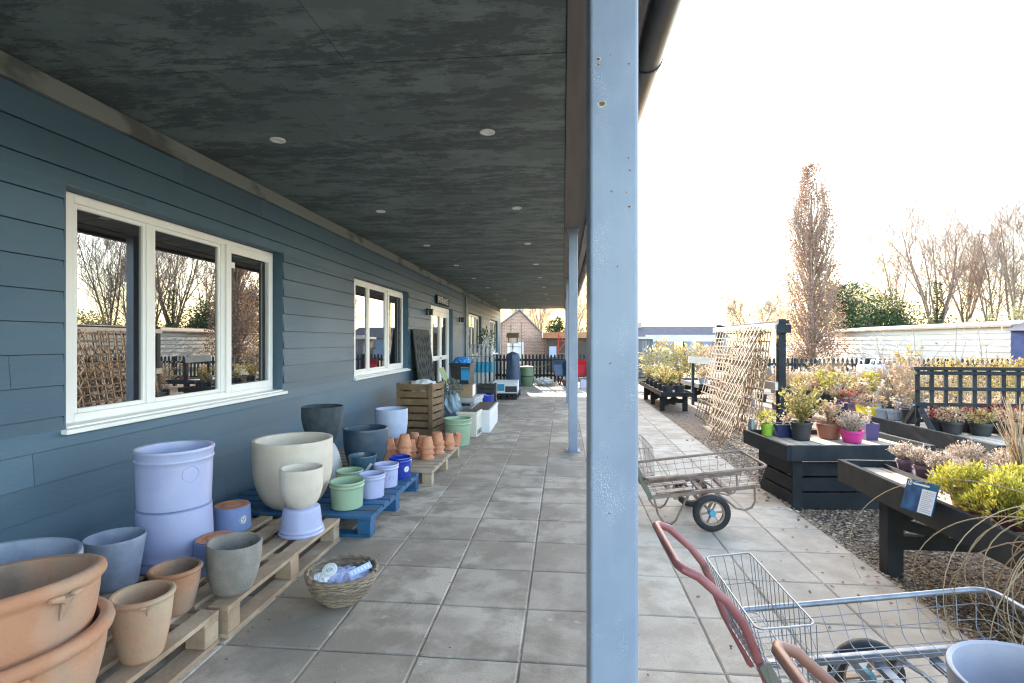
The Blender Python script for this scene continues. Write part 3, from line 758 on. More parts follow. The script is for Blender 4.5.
# -- blue pallet
potthing('cream_pot','big cream stone pot against the wall on the blue pallet',-2.03,3.80,P_,mCream,'uu',.165,.284,.50,.024,seed=14)
potthing('stone_pot','pale grey rounded stone pot turned upside down behind the big cream pot',-2.13,4.50,P_,mEgg,'egg',.075,.168,.335,.014,inv=True,seed=15)
potthing('slate_pot','dark slate stone pot balanced on the upturned pale grey pot',-2.13,4.50,P_+.3365,mSlate,'u',.095,.180,.32,.016,seed=16)
potthing('navy_pot','large dark navy glazed pot behind the small teal one',-1.90,4.93,P_,mNavyP,'u',.135,.212,.40,.018,seed=17)
potthing('teal_pot','small teal glazed pot in front of the large navy pot',-1.775,4.53,P_,mTeal,'straight',.092,.124,.225,.012,seed=18)
potthing('green_pot','sage green collared pot at the front corner of the blue pallet',-1.60,3.78,P_,mSage,'straight',.112,.122,.198,.012,'band',seed=19)
potthing('green_pot','sage green collared pot half hidden behind the two lavender ones',-1.75,4.18,P_,mSage,'straight',.095,.106,.175,.012,'band',seed=20)
potthing('lavender_pot','small lavender collared pot between the green pot and its lavender twin',-1.51,4.05,P_,mLav,'straight',.092,.099,.186,.012,'band',seed=21)
potthing('lavender_pot','small lavender collared pot next to the royal blue pot',-1.50,4.36,P_,mLav,'straight',.092,.100,.191,.012,'band',emblem=(.085,.022,.5),seed=22)
potthing('royal_blue_pot','small shiny royal blue pot with a round white sticker',-1.47,4.66,P_,mDeep,'straight',.090,.097,.185,.011,'band',sticker=(.085,.027,.62),seed=23)
# -- third pallet
potthing('lavender_stone_pot','tall lavender grey stone pot behind the terracotta stacks near the crate',-2.02,6.06,P_,mLavTall,'u',.13,.190,.44,.016,seed=24)
potthing('sage_pot','tall sage green collared pot standing on the paving past the terracotta stacks',-1.40,6.93,0,mSage,'straight',.155,.182,.36,.014,'band',seed=25)
tg = MB(); tg.box(-.012,.012,-.001,.001,0,.09); o = tg.build('plant_label', mWhite); o.location = (-1.70,4.405,.255); o.rotation_euler = (R_(15),R_(35),.4); tag(o,'white plastic plant label leaning on the small teal pot','plant label')
# stacks of little terracotta pots, mouths down
stk = [(-1.96,5.14,2,'nearest the wall and navy pot'),(-1.79,5.28,3,'second from the navy pot'),(-1.60,5.20,4,'tallest at the front of the pallet'),(-1.63,5.50,2,'half hidden behind the tallest stack'),(-1.42,5.40,3,'front middle'),(-1.37,5.68,3,'third along the front edge'),(-1.56,5.74,2,'middle of the pallet, low'),(-1.78,5.56,2,'middle of the row at the back'),(-1.46,5.95,2,'at the back near the sage pot'),(-1.70,5.92,2,'between the tall lavender pot and the sage pot'),(-1.30,5.92,2,'low one near the far end of the pallet')]
sp = None
for (x, y, n_, where) in stk:
    rr = random.Random(int(x*1000+y*77)); hh = .125
    for k in range(n_):
        ord_ = ['lowest','second up','third up','top'][k] if k < n_-1 else 'top'
        lab = 'terracotta pot, %s in the stack %s' % (ord_, where)
        loc = (x+rr.uniform(-.004,.004), y+rr.uniform(-.004,.004), P_+.055*k)
        if sp is None:
            sp = thing('terracotta_flowerpot', lab, 'plant pot', loc, 0, 'stacked small terracotta pots')
            b, _ = pot_mesh('straight', .046, .072, hh, .007, None, 28, True)
            b.lathe([(.0715,.0),(.0755,.002),(.0755,.020),(.0700,.024)], 28, caps=False); b.build('pot', mTerraS, sp)
        else: dup(sp, loc, rr.random()*6, lab, 'stacked small terracotta pots')
r = dup(sp, (-1.28,6.14,P_+.075), .4, 'small terracotta pot tipped over at the far corner of the pallet', 'stacked small terracotta pots'); r.rotation_euler = (R_(18),R_(24),.4); r.location.z = P_+.03

# ------------------------------------------------------------------ pallets
def pallet(lab, x0, x1, y0, y1, m, along='y', nb=7, bw=.095, top=.150, name='pallet', skip=()):
    t = thing(name, lab, 'pallet', (x0,y0,0)); lx, ly = x1-x0, y1-y0; rr = random.Random(int(y0*100)+7)
    la, lc = (ly, lx) if along == 'y' else (lx, ly)
    def bx(b, a0,a1,c0,c1,z0,z1):
        if along == 'y': b.box(c0,c1,a0,a1,z0,z1)
        else: b.box(a0,a1,c0,c1,z0,z1)
    for i in range(nb):
        if i in skip: continue
        c = bw/2+(lc-bw)*i/(nb-1); wv = bw*rr.uniform(.9,1.06); c = min(max(c,wv/2),lc-wv/2)
        b = MB(); bx(b, rr.uniform(-.004,.004), la+rr.uniform(-.004,.004), c-wv/2, c+wv/2, top-.021, top-rr.uniform(0,.0012)); b.build('deck_board', m, t, .002)
    for j in range(3):
        a = .05+(la-.1)*j/2
        b = MB(); bx(b, a-.048, a+.048, .004, lc-.004, top-.0415, top-.0215); b.build('cross_board', m, t, .002)
        for k in range(3):
            c = .05+(lc-.1)*k/2
            b = MB(); bx(b, a-.046, a+.046, c-.047, c+.047, .0205, top-.042); b.build('block', m, t, .003)
    for k in range(3):
        c = .05+(lc-.1)*k/2
        b = MB(); bx(b, .002, la-.002, c-.05, c+.05, 0, .020); b.build('bottom_board', m, t, .002)
    return t
pallet('bare wooden pallet nearest the camera, under the terracotta bowls', -2.62,-1.565,1.06,2.27, mPalWood)
pallet('bare wooden pallet under the lavender and grey pots, ending at the blue pallet', -2.62,-1.545,2.30,3.53, mPalWood)
pallet('blue painted pallet under the cream, slate and green pots', -2.60,-1.345,3.58,4.83, mPalBlue, 'x', 9, .12)
pallet('pale wooden pallet under the small terracotta stacks', -2.55,-1.24,4.90,6.26, mPalPale, 'x', 10, .115)

# ------------------------------------------------------------------ wicker basket with packets
bs = thing('wicker_basket', 'round wicker hanging basket standing on the paving', 'basket', (-1.17,2.70,0))
b = MB(); H = .165; rows = 15
def br(z): t = z/H; return .075+(.178-.075)*(1-(1-t)**2.0)
for i in range(rows):
    z = .008+(H-.014)*i/(rows-1); pts = []
    for k in range(112):
        a = 2*PI*k/112; r = br(z)+.0042*math.sin(14*a+PI*(i%2)); pts.append((r*math.cos(a), r*math.sin(a), z+.0012*math.sin(5*a+i)))
    b.tube(pts, .0062, 5, closed=True)
b.build('weave', mWicker, bs)
b = MB()
for k in range(28):
    a = 2*PI*k/28; b.tube([(br(z)*math.cos(a), br(z)*math.sin(a), z) for z in [H*j/6 for j in range(7)]], .004, 5)
b.lathe([(0,.004),(.078,.004)], 30); b.build('stakes', mWicker, bs)
b = MB(); pts = [((br(H)+.003*math.sin(19*2*PI*k/96))*math.cos(2*PI*k/96), (br(H)+.003*math.sin(19*2*PI*k/96))*math.sin(2*PI*k/96), H+.003*math.cos(19*2*PI*k/96)) for k in range(96)]
b.tube(pts, .011, 7, closed=True); b.build('rim', mWicker, bs)
def crumple(r, h, seed, n=26, m=14, flat=.5):
    b = MB(); vs = []; fs = []
    for i in range(m+1):
        th = PI*i/m
        for k in range(n):
            a = 2*PI*k/n; d = Vector((math.sin(th)*math.cos(a), math.sin(th)*math.sin(a), math.cos(th)))
            q = 1+.22*noise.noise(d*3.1+Vector((seed,0,0)))+.12*noise.noise(d*7+Vector((0,seed,0)))
            vs.append((d.x*r*q, d.y*r*q, d.z*h*q))
    for i in range(m):
        for k in range(n): k2 = (k+1)%n; fs.append((i*n+k,(i+1)*n+k,(i+1)*n+k2,i*n+k2))
    b.add(vs, fs, False); return b
o = crumple(.125,.05,4.2).build('plastic_packet', mPlasticWrap); o.location = (-1.155,2.72,.105); tag(o,'crumpled bluish clear plastic packet filling the wicker basket','packet')
o = crumple(.055,.035,9.1).build('paper_wrap', mWhite); o.location = (-1.268,2.655,.125); tag(o,'crumpled white paper at the left edge of the wicker basket','paper')
o = MB(); o.lathe([(0,.0015),(.038,.0015),(.040,.0),(.038,-.0015),(0,-.0015)], 36); o = o.build('round_tag', mWhitePl); o.location = (-1.215,2.645,.185); o.rotation_euler = (R_(38),R_(-8),.2); tag(o,'round white printed tag lying in the wicker basket','tag')
q = MB()
for rr_ in (.030,.012): q.tube([(rr_*math.cos(k*.2618), rr_*math.sin(k*.2618), .002) for k in range(24)], .0007, 4, closed=True)
for y_ in (-.006,.0,.006): q.box(-.018,.018,y_-.001,y_+.001,.0016,.0022)
q.build('tag_print', mGrey2, o)
o = MB(); o.box(-.06,.06,-.018,.018,0,.002); o = o.build('label_card', mat('pale_blue_card',(.45,.55,.78),.5)); o.location = (-1.07,2.70,.17); o.rotation_euler = (R_(40),R_(-14),R_(40)); tag(o,'pale blue label card leaning inside the wicker basket','label card')
q = MB()
for i in range(6): q.box(-.05+i*.018,-.042+i*.018,-.008,.009,.0025,.003)
q.build('print', mWhite, o)

# ------------------------------------------------------------------ things along the wall
def slat_crate(name, lab, x, y, rz, w_, d_, h, m, rows=7, cat='crate', gap=.45):
    t = thing(name, lab, cat, (x,y,0), rz)
    hh = h/rows
    for i in range(rows):
        z = .02+i*hh
        for (a0,a1,b0,b1) in ((-w_/2,w_/2,-d_/2,-d_/2+.016),(-w_/2,w_/2,d_/2-.016,d_/2),(-w_/2,-w_/2+.016,-d_/2+.017,d_/2-.017),(w_/2-.016,w_/2,-d_/2+.017,d_/2-.017)):
            b = MB(); b.box(a0,a1,b0,b1,z,z+hh*(1-gap*.45)); b.build('slat', m, t, .002)
    for sx in (-1,1):
        for sy in (-1,1):
            b = MB(); cx, cy = sx*(w_/2-.034), sy*(d_/2-.034); b.box(cx-.017,cx+.017,cy-.017,cy+.017,0,h+.015); b.build('corner_post', m, t, .002)
            b = MB(); cy = sy*(d_/2+.009); b.box(cx-.03,cx+.03,cy-.0085,cy+.0085,0,h+.01); b.build('batten', m, t, .002)
    b = MB(); b.box(-w_/2+.05,w_/2-.05,-d_/2+.05,d_/2-.05,.03,.045); b.build('floor', m, t)
    return t
slat_crate('wooden_crate','tall slatted wooden crate against the wall below the second window',-2.13,7.75,R_(-6),.56,.50,.76,mCrate)
o = crumple(.2,.11,2.2).build('white_sack', mWhitePl); o.location = (-2.09,7.75,.70); tag(o,'crumpled white plastic sack in the top of the wooden crate','sack')
t = thing('wrapped_plant','grey-green plants bundled in bluish plastic beside the wooden crate','wrapped plant',(-1.80,8.35,0))
b = crumple(.17,.27,7.7); b.build('wrap', mat('blue_grey_wrap',(.13,.20,.26),.25,(.22,.29,.34),9,bump=.5,bscale=30), t, loc=(0,0,.32))
def leaves(b, c, rx, ry, rz_, n, ls, rr, flat=0, hollow=.35):
    c = Vector(c)
    for _ in range(n):
        d = Vector((rr.gauss(0,1), rr.gauss(0,1), rr.gauss(0,1))).normalized()
        q = hollow+(1-hollow)*rr.random()**.6
        p = c+Vector((d.x*rx*q, d.y*ry*q, d.z*rz_*q))
        dd = (d+Vector((rr.uniform(-1,1), rr.uniform(-1,1), rr.uniform(-.4,1)))).normalized()
        L = ls*rr.uniform(.6,1.35); b.leaf(p, dd, Vector((rr.uniform(-1,1), rr.uniform(-1,1), rr.uniform(-.3,1))), L, L*rr.uniform(.35,.6))
rr = random.Random(21); b = MB(); leaves(b,(0,0,.63),.17,.17,.13,260,.06,rr); b.build('foliage', leafmat('grey_leaf',[(.10,.11,.10),(.20,.22,.20),(.28,.30,.27)]), t)
t = thing('planter_box','cream square planter box with slots standing on the paving past the sage pot','planter',(-1.37,7.66,0),R_(-3))
b = MB(); b.box(-.145,.145,-.17,.17,0,.32); b.build('box', mCreamPl, t, .008)
b = MB(); b.box(-.155,.155,-.18,.18,.321,.365); b.build('rim', mCreamPl, t, .006)
b = MB(); b.box(-.13,.13,-.155,.155,.3655,.370); b.build('soil', mSoil, t)
for i in range(3):
    b = MB(); b.box(.1452,.149,-.12+.1*i,-.07+.1*i,.03,.10); b.build('slot', mBlackPl, t)
t = thing('long_planter','long low white trough planter beside the cream planter','planter',(-1.27,8.42,0),R_(1))
b = MB(); b.box(-.16,.16,-.55,.55,0,.30); b.build('box', mWhitePl, t, .006); b = MB(); b.box(-.17,.17,-.56,.56,.301,.34); b.build('rim', mWhitePl, t, .005)
b = MB(); b.box(-.135,.135,-.52,.52,.3405,.345); b.build('soil', mSoil, t)
for i in range(4):
    b = MB(); b.box(.1602,.165,-.50+.26*i,-.26+.26*i,.05,.26); b.build('panel', mWhitePl, t, .003)
t = thing('storage_box','grey plastic storage box with a dark lid slot, under the cardboard box','box',(-1.72,9.05,0),R_(-4))
b = MB(); b.box(-.26,.26,-.33,.33,0,.36); b.build('box', mGreyPl, t, .012); b = MB(); b.box(-.275,.275,-.345,.345,.361,.43); b.build('lid', mGreyPl, t, .01)
b = MB(); b.box(-.2,.2,-.347,-.3455,.30,.345); b.build('slot', mBlackPl, t)
t = thing('cardboard_box','brown cardboard box on the grey storage box below the black bin','box',(-1.74,9.03,.431),R_(3))
b = MB(); b.box(-.2,.2,-.22,.22,0,.215); b.build('box', mCard, t, .003); b = MB(); b.box(.195,.2025,-.20,.20,.02,.2); b.build('side_label', mWhite, t)
t = thing('black_bin','black open bin with a bright blue label, on the cardboard box','bin',(-1.74,9.03,.647),R_(-5))
b = MB()
for (s0,s1) in ((.145,.18),):
    o_ = [(-s0,-s0,0),(s0,-s0,0),(s0,s0,0),(-s0,s0,0),(-s1,-s1,.36),(s1,-s1,.36),(s1,s1,.36),(-s1,s1,.36)]
    i_ = [(-s0+.01,-s0+.01,.012),(s0-.01,-s0+.01,.012),(s0-.01,s0-.01,.012),(-s0+.01,s0-.01,.012),(-s1+.012,-s1+.012,.36),(s1-.012,-s1+.012,.36),(s1-.012,s1-.012,.36),(-s1+.012,s1-.012,.36)]
    f_ = [(0,3,2,1)]+[(k,(k+1)%4,4+(k+1)%4,4+k) for k in range(4)]+[(8+k,12+k,12+(k+1)%4,8+(k+1)%4) for k in range(4)]+[(8,9,10,11)]+[(4+k,4+(k+1)%4,12+(k+1)%4,12+k) for k in range(4)]
    b.add(o_+i_, f_)
b.build('tub', mBlackPl, t)
b = MB(); b.box(-.19,.19,-.19,-.177,.335,.365); b.box(-.19,.19,.177,.19,.335,.365); b.box(-.19,-.177,-.1765,.1765,.335,.365); b.box(.177,.19,-.1765,.1765,.335,.365); b.build('rim', mBlackPl, t, .003)
M = T(0,-.1645,.17) @ Matrix.Rotation(R_(5.55),4,'X')
b = MB(); b.box(.02,.16,-.004,0,-.10,.07,M); b.box(.02,.16,-.004,0,.085,.10,M); b.box(.02,.16,-.004,0,.115,.13,M); b.build('label', mLbBlue, t)
o = crumple(.15,.08,3.3).build('blue_bag', mBrightBlue); o.location = (-1.75,9.03,1.03); tag(o,'crumpled bright blue plastic bag heaped in the black bin','bag')
o = MB(); o.box(-.045,.045,-.003,.003,0,.30); o = o.build('paper_sheet', mat('pale_green_paper',(.55,.60,.34),.6)); o.location = (-1.96,8.83,.66); o.rotation_euler = (R_(10),R_(-22),R_(8)); tag(o,'pale yellow-green paper sheet leaning on the black bin','paper sheet')
t = slat_crate('black_crate','black plastic crate standing beyond the white trough planter',-1.62,11.2,R_(4),.40,.40,.46,mBlackPl,5)
t = thing('blue_tub','royal blue plastic tub in front of the black crate','tub',(-1.53,10.35,0))
b, _ = pot_mesh('straight',.14,.165,.33,.008,None,32); b.build('tub', mDeep, t)
# perforated screen
t = thing('screen_panel','grey decorative metal screen with leaf cut-outs leaning on the wall by the door','screen panel',(-2.50,9.25,0)); 
M = Matrix.Rotation(R_(-7),4,'Y'); b = MB(); hh, ww = 1.62, 1.12
b.box(-.012,.012,0,ww,.0,hh,M); b.build('sheet', mat('grey_screen',(.055,.06,.058),.9,(.075,.08,.076),8,spec=.08), t, .003)
b = MB(); rr = random.Random(8)
for i in range(7):
    for j in range(9):
        y = .11+.15*i+rr.uniform(-.035,.035)+(.06 if j%2 else 0); z = .12+.165*j+rr.uniform(-.04,.04)
        if y > ww-.08: continue
        a = rr.uniform(-.9,.9); L = rr.uniform(.05,.085); wv = L*.42; ring = []
        for k in range(8):
            q = 2*PI*k/8; u, v_ = L*math.cos(q)*(1-.15*abs(math.sin(q))), wv*math.sin(q); ring.append((.0165, y+u*math.sin(a)+v_*math.cos(a), z+u*math.cos(a)-v_*math.sin(a)))
        b = MB(); b.add([M @ Vector(p) for p in ring], [tuple(range(8))]); b.build('cut_out', mSignBk, t)
# rolls with teal bands
t = thing('roll_stand','wire stand by the wall holding white rolls with teal wrappers','display stand',(-2.1,13.3,0),R_(4))
b = MB()
for (x,y) in ((-.3,-.3),(.35,-.3),(.35,.3),(-.3,.3)): b.tube([(x,y,0),(x,y,1.02)], .012, 6)
for z in (.25,1.0): b.tube([(-.3,-.3,z),(.35,-.3,z),(.35,.3,z),(-.3,.3,z)], .01, 6, closed=True)
b.build('frame', mGrey2, t)
for i in range(6):
    for j in range(2):
        x = -.24+.105*i; y = -.18+.25*j; hh = 1.22+.09*((i*3+j)%3)
        b = MB(); b.tube([(x,y,.02),(x,y,hh)], .026, 10); b.build('roll', mGreyPl, t)
        b = MB(); b.tube([(x,y,.60),(x,y,.87)], .044, 12); b.build('wrapper', mTealLb, t)
# low stack with carton
pallet('small dark pallet near the end of the wall, under the white carton', -1.72,-1.08,12.4,13.5, mBlackWood, 'x', 6, .11, .14, 'low_pallet')
t = thing('carton','white carton with a teal end on the small dark pallet','carton',(-1.40,12.95,.141),R_(3))
b = MB(); b.box(-.3,.3,-.45,.45,0,.26); b.build('box', mWhitePl, t, .004); b = MB(); b.box(-.28,-.02,-.454,-.4505,.06,.22); b.build('end_panel', mTealLb, t); b = MB(); b.box(0,.28,-.454,-.4505,.03,.17); b.build('dark_panel', mBlackPl, t)
# covered roll, compost bin
t = thing('covered_parasol','dark navy cover over a folded parasol standing near the end of the wall','parasol cover',(-1.52,16.0,0))
b = MB(); b.lathe([(.0,0),(.21,.0),(.235,.08),(.225,.4),(.19,.75),(.205,.9),(.17,1.0),(.05,1.06),(0,1.07)], 20, wob=lambda a,z: .08*math.sin(5*a+3*z)+.05*math.sin(9*a-4*z)); b.build('cover', mDkBlue, t)
b = MB(); b.tube([(0,0,1.0),(0,0,1.16)], .02, 8); b.build('pole', mWhitePl, t)
t = thing('water_butt','squat green plastic water butt by the picket fence','water butt',(-1.13,16.3,0))
b = MB(); b.lathe([(0,0),(.19,0),(.215,.06),(.225,.3),(.228,.32),(.225,.34),(.215,.52),(.205,.56)], 28); b.build('barrel', mGreenBin, t)
b = MB(); b.lathe([(.21,.561),(.222,.565),(.222,.60),(.15,.62),(0,.63)], 28); b.build('lid', mGreenBin, t)
b = MB(); b.lathe([(.229,.30),(.233,.305),(.233,.325),(.229,.33)], 28); b.build('hoop', mBlackPl, t)
b = MB(); b.tube([(.2,0,.58),(.42,-.02,.60),(.7,0,.68)], .012, 6); b.build('hose', mGreenBin, t)
o = crumple(.3,.13,6.1).build('rock', mEgg); o.location = (-.62,16.8,.10); tag(o,'pale grey boulder on the paving in front of the fence','rock')
def barrow(name, lab, x, y, rz, mt):
    t = thing(name, lab, 'wheelbarrow', (x,y,0), rz); t.scale = (.66,.66,.66)
    b = MB(); M = T(0,0,.06) @ Matrix.Rotation(R_(68),4,'X')           # tray tipped up on its nose
    o_ = [(-.2,0,0),(.2,0,0),(.22,.55,.02),(-.22,.55,.02),(-.30,-.12,.26),(.30,-.12,.26),(.34,.72,.24),(-.34,.72,.24)]
    f_ = [(0,3,2,1)]+[(k,(k+1)%4,4+(k+1)%4,4+k) for k in range(4)]
    b.add(o_, f_, False, M); i_ = [(p[0]*.97,p[1]*.97+.01,p[2]+.012) for p in o_]; b.add(i_, [(0,1,2,3)]+[(k,4+k,4+(k+1)%4,(k+1)%4) for k in range(4)], False, M); b.build('tray', mt, t)
    b = MB(); b.tube([M @ Vector(p) for p in ((-.30,-.12,.265),(.30,-.12,.265),(.34,.72,.245),(-.34,.72,.245))], .014, 6, closed=True); b.build('rim', mBlackPl, t)
    b = MB()
    for s in (-1,1): b.tube([M @ Vector(p) for p in ((s*.14,-.25,-.06),(s*.2,.5,-.05),(s*.28,.95,.1))], .016, 6)
    b.build('frame', mBlackPl, t)
    b = MB(); b.tube([M @ (Vector((0,-.28,-.05))+Vector((0,.14*math.cos(k*.4488),.14*math.sin(k*.4488)))) for k in range(14)], .035, 8, closed=True)
    b.build('wheel', mTyre, t)
    zs = [ (t.matrix_world @ Vector(v.co)).z for c in t.children for v in c.data.vertices]
    t.location.z = -min(zs)*.66
barrow('wheelbarrow','dark blue wheelbarrow tipped up on its nose against the picket fence',-.12,16.75,R_(20),mDkBlue)
barrow('wheelbarrow','red wheelbarrow tipped up against the fence behind the middle post',.58,16.85,R_(-12),mRed)
potthing('clay_pot','low brown clay pot on the paving below the dark blue wheelbarrow',.14,16.4,0,mBrownPot,'bowl',.12,.19,.2,.012,soil=.8)
t = thing('storage_tub','pale lilac plastic storage tub beside the red wheelbarrow','tub',(.67,15.6,0)); b = MB(); b.box(-.17,.17,-.14,.14,0,.28); b.build('tub', mat('lilac_plastic',(.50,.47,.58),.5), t, .015); b = MB(); b.box(-.18,.18,-.15,.15,.281,.31); b.build('lid', mBlackPl, t, .006)
# plant stakes with climber by the corner of the shop
t = thing('plant_support','three tall rusty plant stakes with cross rings near the fence','plant support',(-1.75,17.1,0))
b = MB()
for (x,y) in ((-.25,0),(.05,.1),(.42,-.05)): b.tube([(x,y,0),(x*.95,y,2.0)], .012, 6)
b.tube([(-.25,0,1.2),(.05,.1,1.22),(.42,-.05,1.2)], .008, 5); b.build('stakes', mRust, t)
o = thing('bird_table','small brown bird table on a pole by the plant stakes','bird table',(-1.62,17.0,0)); b = MB(); b.tube([(0,0,0),(0,0,1.32)], .02, 6); b.build('pole', mCrate, o)
b = MB(); b.box(-.17,.17,-.15,.15,1.325,1.35); b.add([(-.2,-.18,1.5),(.2,-.18,1.5),(.2,.18,1.5),(-.2,.18,1.5),(-.2,0,1.66),(.2,0,1.66)], [(0,1,5,4),(2,3,4,5),(0,4,3),(1,2,5),(0,3,2,1)])
for sx in (-.14,.14):
    for sy in (-.11,.11): b.box(sx-.01,sx+.01,sy-.01,sy+.01,1.351,1.499)
b.build('house', mCrate, o)

# ------------------------------------------------------------------ picket fences
def fence(name, lab, x0, y0, x1, y1, h, pw=.065, gap=.055, m=mBlackWood):
    L = math.hypot(x1-x0,y1-y0); t = thing(name, lab, 'fence', (x0,y0,0), math.atan2(y1-y0,x1-x0))
    b = MB(); x = 0; rr = random.Random(int(L*10))
    while x < L:
        hh = h+rr.uniform(-.012,.012)
        b.add([(x,0,.04),(x+pw,0,.04),(x+pw,0,hh-.05),(x+pw/2,0,hh),(x,0,hh-.05),(x,.02,.04),(x+pw,.02,.04),(x+pw,.02,hh-.05),(x+pw/2,.02,hh),(x,.02,hh-.05)],
              [(0,1,2,3,4),(9,8,7,6,5),(0,5,6,1),(1,6,7,2),(2,7,8,3),(3,8,9,4),(4,9,5,0)]); x += pw+gap
    b.build('pickets', m, t)
    b = MB()
    for z in (.22,h-.24): b.box(0,L,.0205,.06,z,z+.08)
    b.build('rails', m, t)
    for i in range(int(L/1.9)+1):
        b = MB(); b.box(i*1.9,i*1.9+.09,.0605,.15,-.05,h-.02); b.build('post', m, t, .004)
    return t
fence('picket_fence','black picket fence closing the end of the covered walkway',-2.7,17.35,1.75,17.55,.97)
fence('picket_fence','black picket fence in front of the long white shed',4.6,15.6,13.3,15.2,.93)

# ------------------------------------------------------------------ trolleys
def cart(lab, x, y, rz, L, Wd, mRim, mWire, mHandle, name='garden_trolley', child=True, cross=False, plank=False):
    t = thing(name, lab, 'trolley', (x,y,0), rz, None)
    zr, zd = .42, .285; hx, hy = L/2, Wd/2
    def rr_(xa, xb, ya, yb, z, r=.06, n=5):
        P = []
        for (cx, cy, a0) in ((xb-r,yb-r,0),(xa+r,yb-r,90),(xa+r,ya+r,180),(xb-r,ya+r,270)):
            for k in range(n+1): a = R_(a0+90*k/n); P.append((cx+r*math.cos(a), cy+r*math.sin(a), z))
        return P
    b = MB(); b.tube(rr_(-hx,hx,-hy,hy,zr), .0105, 10, closed=True); b.build('rim', mRim, t)
    b = MB()                                                    # wire sides and floor
    ix, iy = hx-.045, hy-.045
    n1 = int(L/.075); n2 = int(Wd/.075)
    for i in range(n1+1):
        q = -hx+.04+(L-.08)*i/n1; qi = q*ix/hx
        b.tube([(q,-hy,zr),(qi,-iy-.008,zd+.02),(qi,-iy+.01,zd),(qi,iy-.01,zd),(qi,iy+.008,zd+.02),(q,hy,zr)], .0016, 5)
    for j in range(n2+1):
        q = -hy+.04+(Wd-.08)*j/n2; qi = q*iy/hy
        b.tube([(-hx,q,zr),(-ix-.008,qi,zd+.02),(-ix+.01,qi,zd+.003),(ix-.01,qi,zd+.003),(ix+.008,qi,zd+.02),(hx,q,zr)], .0016, 5)
    for f in (.33,.68):
        b.tube(rr_(-ix-(hx-ix)*f,ix+(hx-ix)*f,-iy-(hy-iy)*f,iy+(hy-iy)*f,zd+(zr-zd)*f,.05), .0016, 5, closed=True)
    b.build('basket', mWire, t)
    b = MB()                                                    # chassis under the basket
    for s in (-1,1): b.bar((-ix,s*iy*.82,zd-.022),(ix,s*iy*.82,zd-.022),.022,.028)
    for q in (-.55,.0,.45): b.bar((q*ix,-iy*.8,zd-.05),(q*ix,iy*.8,zd-.05),.032,.022)
    b.build('chassis', mWire if plank else mGalv, t, .002)
    wr = .135; wx = 0
    for s in (-1,1):
        wy = s*(hy+.005)
        wh = MB(); Mw = T(wx,wy,wr) @ Matrix.Rotation(PI/2,4,'X')
        wh.lathe([(.078,-.012),(.092,-.016),(.092,.016),(.078,.012),(.078,-.012)], 32, Mw, caps=False)
        for k in range(6):
            a = 2*PI*k/6; wh.bar(Mw @ Vector((.02*math.cos(a),.02*math.sin(a),0)), Mw @ Vector((.088*math.cos(a),.088*math.sin(a),0)), .022, .008)
        wo = wh.build('wheel', mHub, t)
        ty = MB(); ty.lathe([(.090,-.018),(.100,-.024),(.120,-.025),(.131,-.017),(.135,-.006),(.135,.006),(.131,.017),(.120,.025),(.100,.024),(.090,.018)], 40, Mw, caps=False); ty.build('tyre', mTyre, wo)
        hu = MB(); hu.lathe([(0,-.03),(.022,-.03),(.026,-.02),(.026,.02),(.022,.03),(0,.03)], 16, Mw); hu.build('hub', mHubBlue, wo)
    ax = MB(); ax.tube([(wx,-hy,wr),(wx,hy,wr)], .009, 8)
    for s in (-1,1):
        ax.bar((wx-.09,s*iy*.82,zd-.036),(wx,s*iy*.82,wr),.02,.008,(0,1,0)); ax.bar((wx+.09,s*iy*.82,zd-.036),(wx,s*iy*.82,wr),.02,.008,(0,1,0))
    ax.build('axle', mWire, t)
    for e, (xa, xb) in enumerate(((.22,.44),(-.46,-.30))):       # U-shaped rests
        for s in (-1,1):
            yy = s*iy*.8; lg = MB()
            P = [(u*L/.9,yy,v) for u, v in ([(.06,zd-.03),(.14,.19),(.21,.115),(.27,.095),(.325,.11),(.355,.15),(.365,zd-.03)] if e == 0 else [(-.13,zd-.03),(-.19,.16),(-.25,.07),(-.29,.048),(-.34,.065),(-.375,.13),(-.39,zd-.03)])]
            lg.tube(P, .008, 7); lg.build('leg', mWire if plank else mGalv, t)
    h_ = MB(); gx_ = -hx-.25; gy = .20                           # handle loop
    side = lambda s: [(-hx+.03,s*gy,.262),(-hx+.01,s*gy,.31),(-hx-.043,s*gy,.45),(-hx-.075,s*gy,.575),(-hx-.095,s*gy,.645),(-hx-.13,s*gy,.705),(gx_+.05,s*gy,.785),(gx_+.012,s*(gy-.008),.806),(gx_,s*(gy-.035),.812)]
    h_.tube(side(-1)+side(1)[::-1], .0135, 10)
    h_.build('handle', mHandle, t)
    for s in (-1,1):
        b = MB(); b.bar((-hx+.035,s*(gy+.022),zd-.03),(-hx-.055,s*(gy+.022),.53),.012,.035,(1,0,0)); b.build('handle_bracket', mOldGreen, t, .002)
    if child:                                                   # child seat / small parcel basket at the handle end
        b = MB(); xa, xb = -hx-.07, -hx+.09; ya, yb = -hy+.03, hy-.03; za, zb_ = .435, .645
        b.tube(rr_(xa,xb,ya,yb,zb_,.02,3), .0028, 6, closed=True); b.tube(rr_(xa+.03,xb-.01,ya+.02,yb-.02,za,.02,3), .0024, 6, closed=True)
        n = 14
        for i in range(n+1):
            f = i/n; y_ = ya+(yb-ya)*f; y2 = ya+.02+(yb-ya-.04)*f
            b.tube([(xa,y_,zb_),(xa+.03,y2,za),(xb-.01,y2,za),(xb,y_,zb_)], .0014, 5)
        for i in range(1,5):
            f = i/5; x_ = xa+(xb-xa)*f; x2 = xa+.03+(xb-.04-xa)*f
            b.tube([(x_,ya,zb_),(x2,ya+.02,za),(x2,yb-.02,za),(x_,yb,zb_)], .0014, 5)
